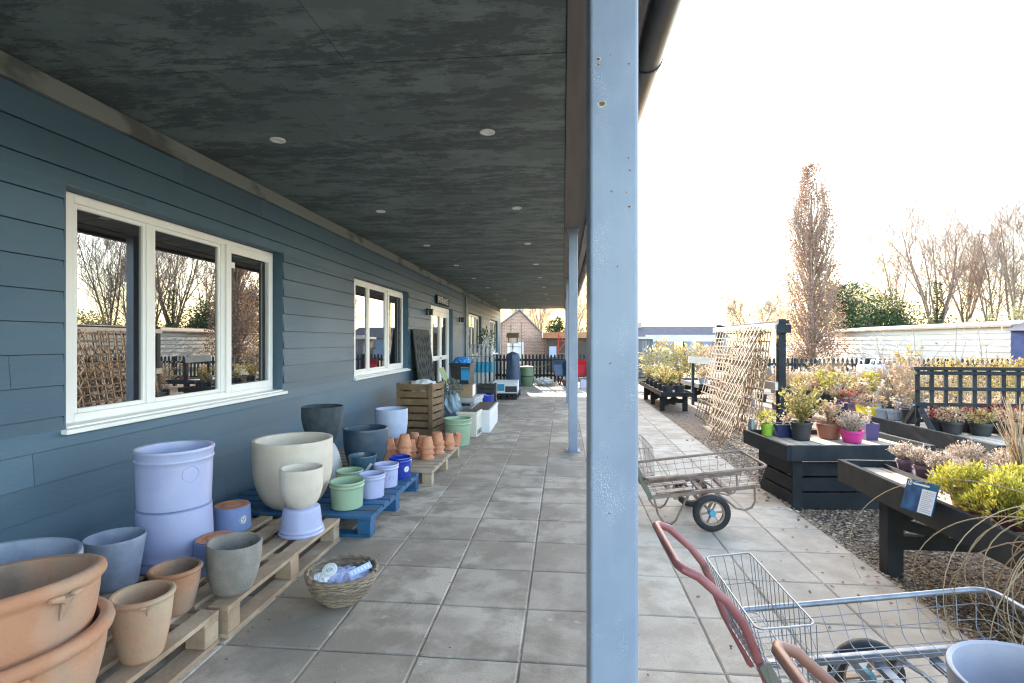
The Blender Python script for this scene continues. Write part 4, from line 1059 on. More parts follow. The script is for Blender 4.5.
        b.tube(rr_(xa+.015,xb-.005,ya+.01,yb-.01,(za+zb_)/2,.02,3), .0014, 5, closed=True)
        b.build('upper_basket', mWire, t)
    if plank:
        for i in range(3):
            b = MB(); yq = -iy+.05+(2*iy-.1)*i/2; b.box(-ix+.03,-ix+.30,yq-.035,yq+.035,zd+.0075,zd+.014); b.build('floor_slat', mRust, t, .002)
    return t
def tilt_cart(t, deg):                       # it rests on its wheels and rear legs, nose up
    M = T(*t.location) @ RZ(t.rotation_euler.z) @ T(0,0,.135) @ Matrix.Rotation(R_(-deg),4,'Y') @ T(0,0,-.135)
    t.location = M.to_translation(); t.rotation_euler = M.to_euler()
tilt_cart(cart('galvanised wire trolley with a red tube handle and small upper basket, at the front', 1.13, 1.795, R_(1), .92, .56, mGalv, mGalv, mRedTube), 7.5)
tilt_cart(cart('trolley with a worn red-brown handle, closest to the camera at the picture bottom', 1.255, 1.03, R_(1), .92, .54, mGalv, mGalv, mCopper, child=False), 7.5)
tilt_cart(cart('rusty wire garden trolley with black tyres, standing on the path behind the post', 1.07, 4.235, R_(1), .88, .57, mRust, mRust, mRust, child=True, plank=True), 7.5)
# pale pot carried in the front trolley
potthing('pale_pot','pale lavender-white pot standing in the front trolley at the picture corner',0.985,1.16,.335,mat('lilac_white_glaze',(.28,.28,.325),.55,(.235,.235,.28),7,bump=.1,coat=.1,col3=(.23,.23,.28),scale3=9),'straight',.135,.17,.35,.012,None,seed=40)

# ------------------------------------------------------------------ benches
def bench(lab, x, y, rz, lx, ly, top, rim=.15, legs=True, skirt=False, deck=None, name='display_bench'):
    """table: deck of slats inside a deep black rim, on timber legs or a slatted base. origin = near left corner"""
    t = thing(name, lab, 'display bench', (x,y,0), rz); dk = deck or mDeck
    th = .035
    for (a0,a1,b0,b1) in ((0,th,0,ly),(lx-th,lx,0,ly),(th+.001,lx-th-.001,0,th),(th+.001,lx-th-.001,ly-th,ly)):
        b = MB(); b.box(a0,a1,b0,b1,top-rim,top); b.build('rim_board', mBlackWood, t, .004)
    n = max(4, int(lx/.105)); b = MB()
    zt = top-.045
    for i in range(n):
        q = th+.004+(lx-2*th-.008)*i/n; b.box(q,q+(lx-2*th)/n-.012,th+.002,ly-th-.002,zt-.022,zt)
    b.build('deck', dk, t)
    b = MB()
    for q in (.25,.5,.75): b.box(th+.001,lx-th-.001,ly*q-.03,ly*q+.03,zt-.075,zt-.0225)
    b.build('bearer', mBlackWood, t)
    if legs:
        ys_ = [ly*.10, ly*.80] if ly == 2.30 else [ly*.30, ly*.93] if ly < 2.2 else [ly*.12, ly*.5, ly*.82]
        for yy in ys_:
            for xx in (th+.002, lx-th-.092):
                b = MB(); b.box(xx,xx+.09,yy-.045,yy+.045,-.04,zt-.0765); b.build('leg', mBlackWood, t, .004)
            b = MB(); b.box(th+.093,lx-th-.093,yy-.025,yy+.025,.13,.21); b.build('stretcher', mBlackWood, t, .003)
            b = MB(); b.bar((th+.06,yy-.052,.17),(th+.06,yy-.052,.17001),.01,.01); 
            b = MB(); b.bar((th+.095,yy+.001,zt-.20),(th+.33,yy+.001,zt-.10),.04,.07); b.bar((th+.095,yy,zt-.24),(th+.36,yy,.215),.04,.06); b.build('brace', mBlackWood, t, .003)
    if skirt:
        q = .10
        for i in range(3):
            z0_ = .0+i*.128
            for (a0,a1,b0,b1) in ((q,q+.03,q,ly-q),(lx-q-.03,lx-q,q,ly-q),(q+.031,lx-q-.031,q,q+.03),(q+.031,lx-q-.031,ly-q-.03,ly-q)):
                b = MB(); b.box(a0,a1,b0,b1,z0_-.03 if i == 0 else z0_,z0_+.112); b.build('base_board', mBlackWood, t, .003)
        for (a,c) in ((q-.012,q-.012),(lx-q-.07,q-.012)):
            b = MB(); b.box(a,a+.08,c-.02,c-.001,-.04,top-rim-.002); b.build('base_batten', mBlackWood, t, .003)
    return t
bench('long black timber bench nearest the camera, carrying the yellow mounds and a blue sign', 1.895,1.55,0, 1.42,2.30,.565)
bench('low black trough bench on a slatted base, carrying the pink and terracotta pots', 1.816,4.49,R_(5.6), 1.22,.80,.53,.13,legs=False,skirt=True)
bench('black timber bench behind, carrying the yellow tub and lattice screen', 3.45,4.55,R_(1.5), 1.5,2.8,.55,.14,name='display_bench')
bench('black bench at the far left of the display beds beside the path', 1.93,10.62,0, .62,3.0,.38,.09)
bench('black bench with a pale top board and a dark post, behind the lattice panels', 3.05,12.2,R_(3), 1.1,2.0,.42,.1)
bench('pale topped bench in the middle of the display beds', 4.6,8.3,R_(4), 1.6,2.4,.48,.1,deck=mPaleWood)
bench('black bench of dried grasses in front of the fence', 6.2,9.4,R_(2), 2.2,2.8,.46,.1)
# sign clipped on the bench rim
t = thing('info_sign','blue and white plant information sign tilted on the near bench edge','sign',(1.842,2.83,.497)); t.rotation_euler = (R_(-6),R_(17),0)
b = MB(); b.box(-.002,.002,0,.235,0,.165); b.build('board', mat('sign_blue',(.005,.075,.16),.8,spec=.1), t)
b = MB(); b.box(-.0035,-.0022,.005,.105,.004,.128); b.build('text_panel', mWhite, t)
b = MB(); b.box(-.0035,-.0022,.108,.23,.004,.128); b.build('photo_panel', mat('sign_photo',(.004,.035,.12),.8,(.01,.10,.22),14,spec=.1), t)
b = MB()
for i in range(11): b.box(-.0042,-.0036,.014+.02*(i%3==2),.092,.014+.0098*i,.0165+.0098*i)
b.build('small_print', mGreyPl, t)
b = MB(); b.tube([(-.003,.205+.014*math.cos(k*.5236),.146+.014*math.sin(k*.5236)) for k in range(12)], .0018, 5, closed=True); b.box(-.0035,-.0022,.202,.208,.138,.155); b.build('round_mark', mWhite, t)
b = MB(); b.box(-.0035,-.0022,.06,.18,.141,.150); b.build('heading', mWhite, t)
# lattice screen on the bench behind
t = thing('lattice_screen','black square lattice screen on braced feet, standing on the bench behind','lattice screen',(3.51,5.60,.44),R_(-2))
b = MB(); nx = 13; 
for i in range(nx): b.box(.128*i-.018,.128*i+.018,-.012,.012,.10,.655)
for z in (.14,.30,.455,.61): b.box(-.02,.128*(nx-1)+.02,-.034,-.0125,z,z+.036)
b.build('lattice', mBlackWood, t, .003)
b = MB(); b.box(-.05,.128*(nx-1)+.05,-.04,.02,.656,.69); b.build('top_rail', mBlackWood, t, .003)
for q in (0,.128*(nx-1)-.06):
    b = MB(); b.box(q-.02,q+.02,-.30,.25,.0,.05); b.bar((q,-.28,.04),(q,-.045,.28),.035,.045); b.bar((q,.24,.04),(q,.03,.28),.035,.045); b.box(q-.019,q+.019,-.012,.012,.051,.099); b.build('foot', mBlackWood, t, .003)
# ------------------------------------------------------------------ trellis rack
t = thing('trellis_rack','dark timber rack with a pale top rail holding the lattice panels','rack',(0,0,0))
P0, P1 = Vector((3.10,7.85,0)), Vector((3.02,10.6,0))
for p in (P0,P1):
    b = MB(); b.box(p.x-.05,p.x+.05,p.y-.05,p.y+.05,-.04,1.70); b.build('post', mBlackWood, t, .005)
b = MB(); b.box(P0.x-.10,P0.x+.10,P0.y-.102,P0.y-.051,1.50,1.62); b.build('arm', mBlackWood, t, .004)
b = MB(); b.bar((P0.x-.075,P0.y-.04,1.60),(P1.x-.075,P1.y+.04,1.60),.045,.09); b.build('rail', mPaleWood, t, .003)
b = MB(); b.bar((P0.x+.075,P0.y-.04,1.66),(P1.x+.075,P1.y+.04,1.66),.045,.05); b.build('back_rail', mBlackWood, t, .003)
b = MB(); b.bar((P0.x-.075,P0.y-.04,.74),(P1.x-.075,P1.y+.04,.74),.045,.11); b.build('lower_rail', mPaleWood, t, .003)
b = MB(); b.bar((P0.x-.13,P0.y-.03,.98),(P0.x-.16,P0.y+1.15,.50),.03,.12); b.build('brace', mPaleWood, t, .003)
def lattice(lab, foot, top, wv, nv, nh, skew=0, double=False, yaw=0):
    """panel leaning: foot point (x,y) of its near bottom corner, top x; width along y"""
    t = thing('wooden_trellis', lab, 'trellis panel', (foot[0],foot[1],.0), yaw, 'leaning trellis panels')
    dx = top[0]-foot[0]; H_ = math.hypot(dx, top[1]); ang = math.atan2(dx, top[1])
    M = Matrix.Rotation(ang,4,'Y')
    b = MB()
    if not double:
        for i in range(nv):
            y = wv*i/(nv-1); a = M @ Vector((0,y,0)); c = M @ Vector((0,y+skew,H_)); b.bar(a, c, .022, .010, (1,0,0))
        for j in range(nh):
            z = .03+(H_-.06)*j/(nh-1); a = M @ Vector((-.0105,-.03+skew*z/H_,z)); c = M @ Vector((-.0105,wv+.03+skew*z/H_,z)); b.bar(a, c, .010, .022)
    else:                                                       # expanding diamond trellis
        n = nv
        for i in range(-nh, n):
            for sgn, off in ((1,0),(-1,-.0105)):
                y0_ = wv*i/n; y1_ = y0_+wv*nh/n*1.0
                if sgn < 0: y0_, y1_ = y1_, y0_
                # clip to panel
                a0, a1 = 0., 1.
                dy = y1_-y0_
                if dy != 0:
                    ta, tb = (0-y0_)/dy, (wv-y0_)/dy
                    lo_, hi_ = min(ta,tb), max(ta,tb); a0, a1 = max(a0,lo_), min(a1,hi_)
                if a1-a0 < .03: continue
                p = M @ Vector((off, y0_+dy*a0+skew*a0, H_*a0)); q = M @ Vector((off, y0_+dy*a1+skew*a1, H_*a1)); b.bar(p, q, .022, .010, (1,0,0))
    b.build('battens', mLattice, t)
    return t
lattice('square lattice panel leaning at the far left of the rack',(2.42,8.75),(2.93,1.60),1.2,8,12,.3)
lattice('square lattice panel leaning in the middle of the rack',(2.36,7.75),(2.94,1.56),1.15,8,12,.25)
lattice('diamond expanding trellis leaning at the front of the rack',(2.12,7.12),(2.93,1.60),.75,5,7,.95,True)
lattice('wide square lattice panel standing behind the other panels',(2.70,8.2),(3.0,1.55),2.1,13,11,.1)
lattice('narrow lattice panel leaning against the dark rack post',(2.62,7.42),(2.97,1.54),.7,8,12,.45)
lattice('diamond expanding trellis lying lowest behind the others',(2.62,8.0),(3.0,1.3),1.7,9,5,.2,True)

# ------------------------------------------------------------------ plants
def stems(b, n, h, spread, rr, r=.0022, z=0, curve=.3, seg=3, r0=.02):
    for _ in range(n):
        a = rr.random()*2*PI; s = spread*rr.uniform(.3,1); hh = h*rr.uniform(.6,1.1); q = rr.random()*r0
        d = Vector((math.cos(a), math.sin(a), 0)); p0 = d*q; P = []
        for k in range(4):
            f = k/3; P.append(p0+d*s*(f**1.5)+Vector((rr.uniform(-1,1)*.012, rr.uniform(-1,1)*.012, z+hh*(f-curve*f*f*s/max(h,.01)))))
        b.tube(P, [r, r*.9, r*.75, r*.4], seg)
def plant(lab, x, y, z, pot, ps, fol, kind, rx, hz, n, ls, group=None, cat='potted plant', name='potted_plant', seed=None, square=False):
    """pot=(material), ps=(rb, rt, h)"""
    t = thing(name, lab, cat, (x,y,z), 0, group); rr = random.Random(seed if seed is not None else int(x*991+y*577)); rb, rt, h = ps
    if square:
        b = MB(); o_ = [(-rb,-rb,0),(rb,-rb,0),(rb,rb,0),(-rb,rb,0),(-rt,-rt,h),(rt,-rt,h),(rt,rt,h),(-rt,rt,h)]; b.add(o_, [(0,3,2,1)]+[(k,(k+1)%4,4+(k+1)%4,4+k) for k in range(4)])
        q = rt-.006; b.add([(-q,-q,h),(q,-q,h),(q,q,h),(-q,q,h),(-q,-q,h*.85),(q,-q,h*.85),(q,q,h*.85),(-q,q,h*.85)], [(4,5,6,7)]+[(k,4+k,4+(k+1)%4,(k+1)%4) for k in range(4)])
        b.add([o_[4],o_[5],o_[6],o_[7],(-q,-q,h),(q,-q,h),(q,q,h),(-q,q,h)], [(k,(k+1)%4,4+(k+1)%4,4+k) for k in range(4)]); b.build('pot', pot, t)
    else:
        b, _ = pot_mesh('straight', rb, rt, h, .006, None, 26); b.lathe([(rt*.985,h-.024),(rt+.004,h-.022),(rt+.004,h-.001)], 26, caps=False); b.build('pot', pot, t)
    b = MB(); s_ = rt-.007
    b.lathe([(0,h*.86),(s_,h*.85)], 20) if not square else b.box(-s_+.001,s_-.001,-s_+.001,s_-.001,h*.851,h*.87)
    b.build('soil', mSoil, t)
    b = MB()
    if kind == 'ball': stems(b, 10, hz*.6, rx*.6, rr, .0025, h*.86); leaves(b, (0,0,h+hz*.5), rx, rx, hz*.55, n, ls, rr)
    elif kind == 'heather':
        for _ in range(n//9):
            a = rr.random()*2*PI; q = rr.random()**.5; d = Vector((math.cos(a)*q, math.sin(a)*q, 0)); tip = Vector((d.x*rx, d.y*rx, h+hz*(1-.55*q*q)*rr.uniform(.8,1.08)))
            base = Vector((d.x*rt*.4, d.y*rt*.4, h*.86)); b.tube([base, base.lerp(tip,.5)+Vector((0,0,hz*.06)), tip], .0014, 3)
            for k in range(9):
                f = rr.uniform(.35,1); p = base.lerp(tip,f); L = ls*rr.uniform(.6,1.2); b.leaf(p, (Vector((rr.uniform(-1,1),rr.uniform(-1,1),rr.uniform(.1,1.2)))), Vector((rr.uniform(-1,1),rr.uniform(-1,1),.3)), L, L*.4)
    elif kind == 'mound':
        sh = Vector((rr.random()*9, rr.random()*9, 0))
        for _ in range(n):
            a = rr.random()*2*PI; q = rr.random()**.5; k_ = 1+.45*noise.noise(Vector((math.cos(a)*q*2.6, math.sin(a)*q*2.6, 0))+sh)
            zz = h*.92+hz*k_*math.sqrt(max(0,1-q*q))*rr.uniform(.45,1.05); p = Vector((math.cos(a)*q*rx*k_, math.sin(a)*q*rx*k_, zz-.3*hz*q))
            L = ls*rr.uniform(.5,1.5); b.leaf(p, Vector((math.cos(a)*q*.7+rr.uniform(-.5,.5), math.sin(a)*q*.7+rr.uniform(-.5,.5), rr.uniform(.3,1.6))), Vector((rr.uniform(-1,1),rr.uniform(-1,1),.5)), L, L*.34)
        stems(b, 46, hz*1.2, rx*1.0, rr, .0014, h*.86)
    elif kind == 'grass': stems(b, n, hz, rx, rr, ls, h*.86, .25)
    elif kind == 'twiggy':
        for _ in range(max(5,n//22)):
            a = rr.random()*2*PI; s = rx*rr.uniform(.2,1); hh = hz*rr.uniform(.55,1.1); P = [Vector((math.cos(a)*s*f**1.3+rr.uniform(-.01,.01), math.sin(a)*s*f**1.3+rr.uniform(-.01,.01), h*.86+hh*f)) for f in (0,.35,.7,1)]
            b.tube(P, [.003,.0026,.002,.001], 3)
            for k in range(16):
                f = rr.uniform(.3,1.0); i_ = min(2,int(f*3)); p = P[i_].lerp(P[i_+1], f*3-i_); L = ls*rr.uniform(.6,1.3)
                b.leaf(p, Vector((rr.uniform(-1,1),rr.uniform(-1,1),rr.uniform(-.2,1))), Vector((rr.uniform(-1,1),rr.uniform(-1,1),.5)), L, L*.5)
    b.build('foliage', fol, t)
    return t
# trough bench: pots in a row
zb = .487
def at(px, d): return W(px, d)
x,y = at(752,5.12); o = MB(); o.lathe([(0,0),(.035,0),(.04,.09),(.025,.12),(.02,.14),(0,.14)], 16); o = o.build('watering_rose', mGalv); o.location = (x,y,zb); tag(o,'small silver metal container at the left end of the trough bench','container')
x,y = at(767,4.98); plant('lime green pot with bright yellow-green leaves on the trough bench',x,y,zb,mLime,(.045,.055,.115),lfYel,'ball',.075,.12,160,.035)
x,y = at(783,4.95); plant('dark navy square pot with sparse grey plant, beside the lime pot',x,y,zb,mNavyPl,(.07,.082,.12),lfHeath,'twiggy',.09,.14,110,.025,square=True)
x,y = at(801,4.78); plant('black pot with a large olive leafy shrub on the trough bench',x,y,zb,mBlackPl,(.072,.092,.165),lfOlive,'twiggy',.27,.34,1100,.036)
x,y = at(829,4.86); plant('wide terracotta pot with pinkish dried plant beside the shrub',x,y,zb,mBrownPot,(.085,.112,.14),lfPinkB,'twiggy',.17,.22,620,.032)
x,y = at(852,4.66); plant('bright pink pot with pale heather on the trough bench',x,y,zb,mPink,(.07,.092,.11),lfHeath,'heather',.14,.17,1700,.017)
x,y = at(869,4.80); plant('purple packaged pot with thin stems next to the pink pot',x,y,zb,mPurple,(.05,.06,.15),lfHeath,'twiggy',.07,.16,110,.022,square=True)
# tray of heathers on the near bench
t = thing('plant_tray','black carry tray under the row of heather pots on the near bench','tray',(2.25,3.25,.521),R_(0)); b = MB(); b.box(-.075,.09,-.35,.55,0,.006); b.box(-.08,-.075,-.35,.55,0,.028); b.box(.09,.095,-.35,.55,0,.028); b.box(-.08,.095,-.355,-.35,0,.028); b.box(-.08,.095,.55,.555,0,.028); b.build('tray', mBlackPl, t)
wh = ['farthest along the tray','second from the far end of the tray','third from the far end of the tray','fourth from the far end of the tray','at the near end of the tray']
for i in range(5): plant('pale heather in a dusty purple pot, '+wh[i], 2.255+.004*i, 3.72-.165*i, .528, mDusty, (.038,.050,.075), lfHeath, 'heather', .098, .115, 1300, .014, 'heathers in the tray', seed=50+i)
k = 0
back = ['in the left corner behind the tray','in the middle behind the tray','to the right behind the tray','in the second row behind the tray on the left','in the second row near the tall grass','in the second row at the right edge of the picture','behind the yellow mounds on the left','behind the yellow mounds in the middle','behind the yellow mounds at the right edge']
for (x,y) in ((2.52,3.55),(2.55,3.30),(2.74,3.45),(2.56,3.05),(2.76,3.18),(2.90,3.32),(2.50,2.84),(2.70,2.92),(2.86,2.98)):
    plant('round pale heather '+back[k], x, y, .521, mDusty, (.04,.052,.08), [lfHeath,lfPinkB][k%3==2], 'heather', .125, .16, 1700, .016, 'heathers behind the tray', seed=70+k); k += 1
ym = [(2.02,2.82,mBrownPot,.16,'yellow-green mound in a brown pot at the bench front'),(2.02,2.58,mMaroon,.155,'yellow-green mound in a maroon pot, next to the brown pot'),(2.26,2.80,mBlackPl,.17,'yellow mound behind the brown pot on the near bench'),(2.28,2.52,mBlackPl,.17,'yellow mound behind the maroon pot'),(2.05,2.30,mBlackPl,.15,'yellow mound in a black pot at the right edge of the near bench'),(2.46,2.62,mBlackPl,.16,'yellow mound farthest back among the yellow plants')]
for i,(x,y,m,r,lab) in enumerate(ym): plant(lab, x+.03, y+.06, .521, m, (.062,.08,.10), lfYel, 'mound', r, .14, 3200, .021, 'yellow mounds on the near bench', seed=90+i)
plant('tall tan upright grass rising behind the yellow mounds', 2.48, 3.10, .521, mBlackPl, (.05,.06,.09), lfTan, 'grass', .13, .48, 90, .0026, cat='grass plant', name='potted_grass')
# long curling sedge in the front trolley
t = thing('curly_sedge','dry tan sedge with long curling blades hanging over the front trolley','grass plant',(2.02,1.90,.0))
b, _ = pot_mesh('straight',.10,.13,.52,.008,None,30); b.build('pot', mBlackPl, t); b = MB(); b.lathe([(0,.485),(.122,.48)],20); b.build('soil', mSoil, t)
b = MB(); rr = random.Random(77)
for i in range(44):
    a = rr.uniform(0,2*PI) if i % 4 == 0 else rr.uniform(PI*.70,PI*1.35); d = Vector((math.cos(a), math.sin(a), 0)); sd_ = Vector((-d.y, d.x, 0)); L = rr.uniform(.9,1.75); P = []; p = Vector((rr.uniform(-.06,.06),rr.uniform(-.06,.06),.48)); el = rr.uniform(1.0,1.5); tw = rr.uniform(-2.6,2.6); bend = rr.uniform(2.8,8.0)
    N = 34
    for k in range(N):
        P.append(p.copy()); f = k/N; e = el-bend*f**1.15; p = p+(d*math.cos(e)+Vector((0,0,math.sin(e)))+sd_*tw*f*.5).normalized()*L/N
        if p.z < .06: break
    if len(P) > 3: b.tube(P, [.0029*(1-.6*q/len(P)) for q in range(len(P))], 4)
b.build('blades', lfTan, t)
# bench behind: tubs and pots
zb = .505
B3 = [(868,6.25,mYellow,(.085,.095,.11),lfPinkB,'ball',.13,.12,200,.04,'square yellow tub with reddish dried leaves on the bench behind',True),
 (843,6.75,mPurple,(.06,.075,.13),lfRed,'twiggy',.10,.16,120,.035,'purple pot with dark red stems left of the yellow tub',False),
 (855,6.55,mDusty,(.06,.07,.11),lfRed,'ball',.09,.14,160,.04,'small dull pot of red-brown leaves between the purple pot and yellow tub',False),
 (884,6.0,mGreyPot,(.07,.085,.11),lfTan,'twiggy',.11,.16,120,.03,'grey pot of tan stems just right of the yellow tub',False),
 (896,5.85,mGreyPot,(.07,.085,.11),lfHeath,'twiggy',.10,.18,120,.03,'second grey pot of pale stems right of the yellow tub',False),
 (911,5.65,mBlackPl,(.08,.10,.15),lfTan,'twiggy',.13,.22,120,.028,'black pot by the left foot of the lattice screen',False)]
for (px,d,m,ps,f,kd,rx,hz,n,ls,lab,sq) in B3:
    x,y = at(px,d); plant(lab,x,y,zb,m,ps,f,kd,rx,hz,n,ls,square=sq)
bx3 = [(938,5.15,lfRed,.10,.10),(952,5.0,lfTan,.12,.12),(966,5.1,lfRed,.12,.11),(981,4.9,lfOlive,.11,.10),(996,5.05,lfRed,.13,.13),(1010,4.85,lfTan,.12,.12),(1022,5.0,lfRed,.12,.12),(944,5.6,lfTan,.14,.16),(975,5.6,lfPinkB,.14,.16),(1004,5.5,lfTan,.14,.16)]
w3 = ['at the left end of the front row under the lattice screen','second in the front row under the lattice screen','third in the front row under the lattice screen','fourth in the front row under the lattice screen','fifth in the front row under the lattice screen','sixth in the front row under the lattice screen','at the right end of the front row by the picture edge','in the row behind, left','in the row behind, middle','in the row behind, right']
for i,(px,d,f,r,h) in enumerate(bx3):
    x,y = at(px,d); plant('low dark-leaved potted plant '+w3[i],x,y,zb,mBlackPl,(.07,.09,.12),f,'ball',r,h,260,.03,'plants under the lattice screen',seed=160+i)
rr = random.Random(31)
names_c = {lfTan:'tan grassy', lfGold:'golden leafed', lfPinkB:'pinkish dried', lfHeath:'pale grey-pink', lfOlive:'olive leafed', lfYel:'yellow-green', lfRed:'red-brown', lfGreen:'green'}
# beds in the middle distance: hand-placed columns
bed = [
 # px, dist, z, foliage, kind, r, h, where
 (842,7.6,.44,lfOlive,'ball',.22,.30,'behind the purple pot'), (826,7.9,.44,lfYel,'twiggy',.20,.34,'behind the olive shrub'), (806,8.4,.44,lfGold,'ball',.22,.22,'beside the pale bench top'),
 (858,8.0,.44,lfPinkB,'twiggy',.22,.40,'behind the yellow tub'), (872,7.4,.44,lfYel,'twiggy',.16,.36,'over the yellow tub'), (886,7.8,.44,lfTan,'grass',.26,.50,'behind the grey pots'),
 (900,7.3,.44,lfPinkB,'twiggy',.22,.46,'left of the lattice screen'), (912,8.2,.44,lfTan,'grass',.30,.62,'behind the left end of the lattice screen'), (790,9.2,.44,lfTan,'heather',.30,.36,'by the trellis post'),
 (776,9.6,.44,lfPinkB,'heather',.30,.34,'behind the trellis post'), (802,10.2,.44,lfHeath,'heather',.28,.26,'in front of the far fence at the left'), (818,9.6,.44,lfTan,'twiggy',.28,.40,'in front of the far fence pickets'),
 (834,9.8,.44,lfTan,'grass',.28,.52,'left of the white bulk bags'), (848,9.0,.44,lfHeath,'twiggy',.26,.34,'in front of the first bulk bag'), (866,9.4,.44,lfPinkB,'heather',.28,.28,'in front of the bulk bags at middle'),
 (880,9.0,.44,lfTan,'twiggy',.26,.34,'in front of the last bulk bag'), (896,9.3,.44,lfTan,'grass',.30,.66,'right of the bulk bags'), (925,7.2,.0,lfTan,'twiggy',.30,.90,'behind the lattice at its left'),
 (943,7.0,.0,lfPinkB,'twiggy',.30,.85,'behind the second lattice bay'), (960,7.4,.0,lfTan,'twiggy',.32,.90,'behind the middle lattice bays'), (978,7.1,.0,lfPinkB,'heather',.32,.80,'behind the right lattice bays'), (998,7.3,.0,lfTan,'twiggy',.34,.92,'behind the lattice near the picture edge'), (1016,7.0,.0,lfOlive,'twiggy',.34,.95,'behind the lattice at the picture edge'),
 (762,12.4,.0,lfTan,'twiggy',.35,.75,'behind the rack in the far bed'), (750,11.6,.0,lfPinkB,'twiggy',.30,.8,'seen through the lattice panels'), (812,12.0,.0,lfTan,'grass',.40,.7,'tall, against the far fence'), (828,12.6,.0,lfHeath,'twiggy',.40,.7,'tall and thin, against the far fence'),
 (786,12.6,.0,lfTan,'heather',.45,.6,'wide, at the foot of the columnar tree'), (800,13.2,.0,lfPinkB,'heather',.45,.6,'wide, before the left end of the far fence')]
for i,(px,d,z,f,kd,r,h,wr) in enumerate(bed):
    x,y = at(px,d); n = {'ball':340,'twiggy':430,'heather':700,'grass':110}[kd]; ls = {'ball':.055,'twiggy':.05,'heather':.04,'grass':.0045}[kd]
    plant('%s plant %s' % (names_c[f], wr), x, y, z if z > .1 else -.03, mBlackPl if i%3 else mGreyPot, (.09,.11,.16), f, kd, r, h, n, ls, 'plants in the display beds', seed=200+i)
cl = ['by the purple pot','behind the yellow tub on its left','behind the yellow tub on its right','over the grey pots','left of the black pot','left foot of the lattice, front','left foot of the lattice, back','before the middle bulk bag','before the right bulk bag','before the left bulk bag','over the pale bench, left','over the pale bench, middle','over the pale bench, right','near the rack post, front','near the rack post, back','under the orange sapling','far row, left','far row, middle','far row, right']
for i,(px,d,z,f,kd,h) in enumerate(((838,7.2,.44,lfTan,'grass',.26),(861,7.0,.44,lfTan,'twiggy',.32),(876,6.9,.44,lfHeath,'twiggy',.30),(890,6.8,.44,lfTan,'grass',.36),(904,6.6,.44,lfPinkB,'twiggy',.36),(909,6.9,.44,lfTan,'grass',.46),(916,7.6,.44,lfHeath,'twiggy',.50),(884,8.6,.44,lfTan,'grass',.34),(901,8.7,.44,lfPinkB,'twiggy',.42),(864,8.5,.44,lfTan,'grass',.32),(800,8.0,.44,lfTan,'twiggy',.22),(815,8.2,.44,lfPinkB,'twiggy',.24),(829,8.6,.44,lfTan,'grass',.34),(788,8.4,.0,lfTan,'grass',.55),(796,9.8,.0,lfTan,'grass',.7),(908,7.6,.44,lfTan,'grass',.55),(776,11.0,.0,lfHeath,'heather',.55),(822,11.2,.0,lfTan,'grass',.85),(846,10.6,.0,lfTan,'grass',.85))):
    x,y = at(px,d); plant('straw-coloured plant '+cl[i], x, y, z if z else -.03, [mBlackPl,mDusty,mGreyPot][i%3], (.07,.09,.13), f, kd, .2, h, {'grass':90,'twiggy':330,'heather':500}[kd], {'grass':.0042,'twiggy':.04,'heather':.035}[kd], 'straw-coloured plants in the display beds', seed=700+i)
# low golden hedge row behind the lattice screen
gl = ['left end','second from the left','third from the left','middle','third from the right','second from the right','right end']
for i in range(7):
    x,y = at(938+15*i,9.2+.1*(i%2)); plant('golden yellow shrub in the row behind the lattice screen, '+gl[i], x, y, -.03, mBlackPl, (.12,.15,.22), lfGold, 'ball', .24, .86, 620, .06, 'golden shrubs behind the lattice', seed=260+i)
# tall bare saplings with a few leaves
for i,(px,d,h,wr) in enumerate(((907,7.0,1.35,'with a tuft of orange leaves'),(925,8.2,1.7,'straight, left of the lattice screen'),(963,7.6,1.7,'thin, above the lattice middle'),(885,9.2,1.5,'leaning, over the bulk bags'),(990,7.9,1.6,'curved, near the right edge'))):
    x,y = at(px,d); t = thing('sapling','tall bare sapling in the display beds, '+wr,'sapling',(x,y,-.03)); rr = random.Random(300+i); b = MB()
    for k in range(3):
        P = [Vector((rr.uniform(-.05,.05)+.12*(k-1)*f, rr.uniform(-.05,.05), h*f*(1-.16*k))) for f in (0,.25,.5,.75,1)]; b.tube(P, [.009,.008,.006,.005,.003], 4)
        for j in range(6):
            f = rr.uniform(.4,.95); p = P[min(4,int(f*5))]; b.tube([p, p+Vector((rr.uniform(-.18,.18),rr.uniform(-.18,.18),rr.uniform(.05,.25)))], [.004,.002], 3)
    b.build('stems', mTwig, t)
    b = MB(); leaves(b,(0,0,h*.92),.10 if i == 0 else .2,.1,.10 if i == 0 else .4,40 if i == 0 else 14,.07,rr); b.build('foliage', lfGold if i == 0 else lfPinkB, t)
# white bulk bags
for i,(px,d,wv,lab) in enumerate(((867,11.6,.42,'white woven bulk bag on the left, in front of the far fence'),(884,11.5,.34,'white woven bulk bag in the middle, in front of the far fence'),(899,11.4,.34,'white woven bulk bag on the right, in front of the far fence'))):
    x,y = at(px,d); t = thing('bulk_bag',lab,'bulk bag',(x,y,-.03),.1*i,'white bulk bags'); b = MB(); b.lathe([(0,0),(wv*.5,0),(wv*.56,.1),(wv*.55,.55),(wv*.5,.88),(wv*.46,.9)], 4, RZ(PI/4), smooth=False); b.build('bag', mat('bag_fabric',(.56,.59,.68),.8,(.48,.51,.60),5,bump=.4,bscale=14), t, .03)
    b = MB(); b.lathe([(0,.86),(wv*.45,.86)], 4, RZ(PI/4), smooth=False); b.build('contents', mSoil, t)
    for s in (-1,1):
        b = MB(); b.tube([(s*wv*.3,-.12,.88),(s*wv*.32,-.08,1.0),(s*wv*.32,.08,1.0),(s*wv*.3,.12,.88)], .012, 5); b.build('handle', mWhitePl, t)
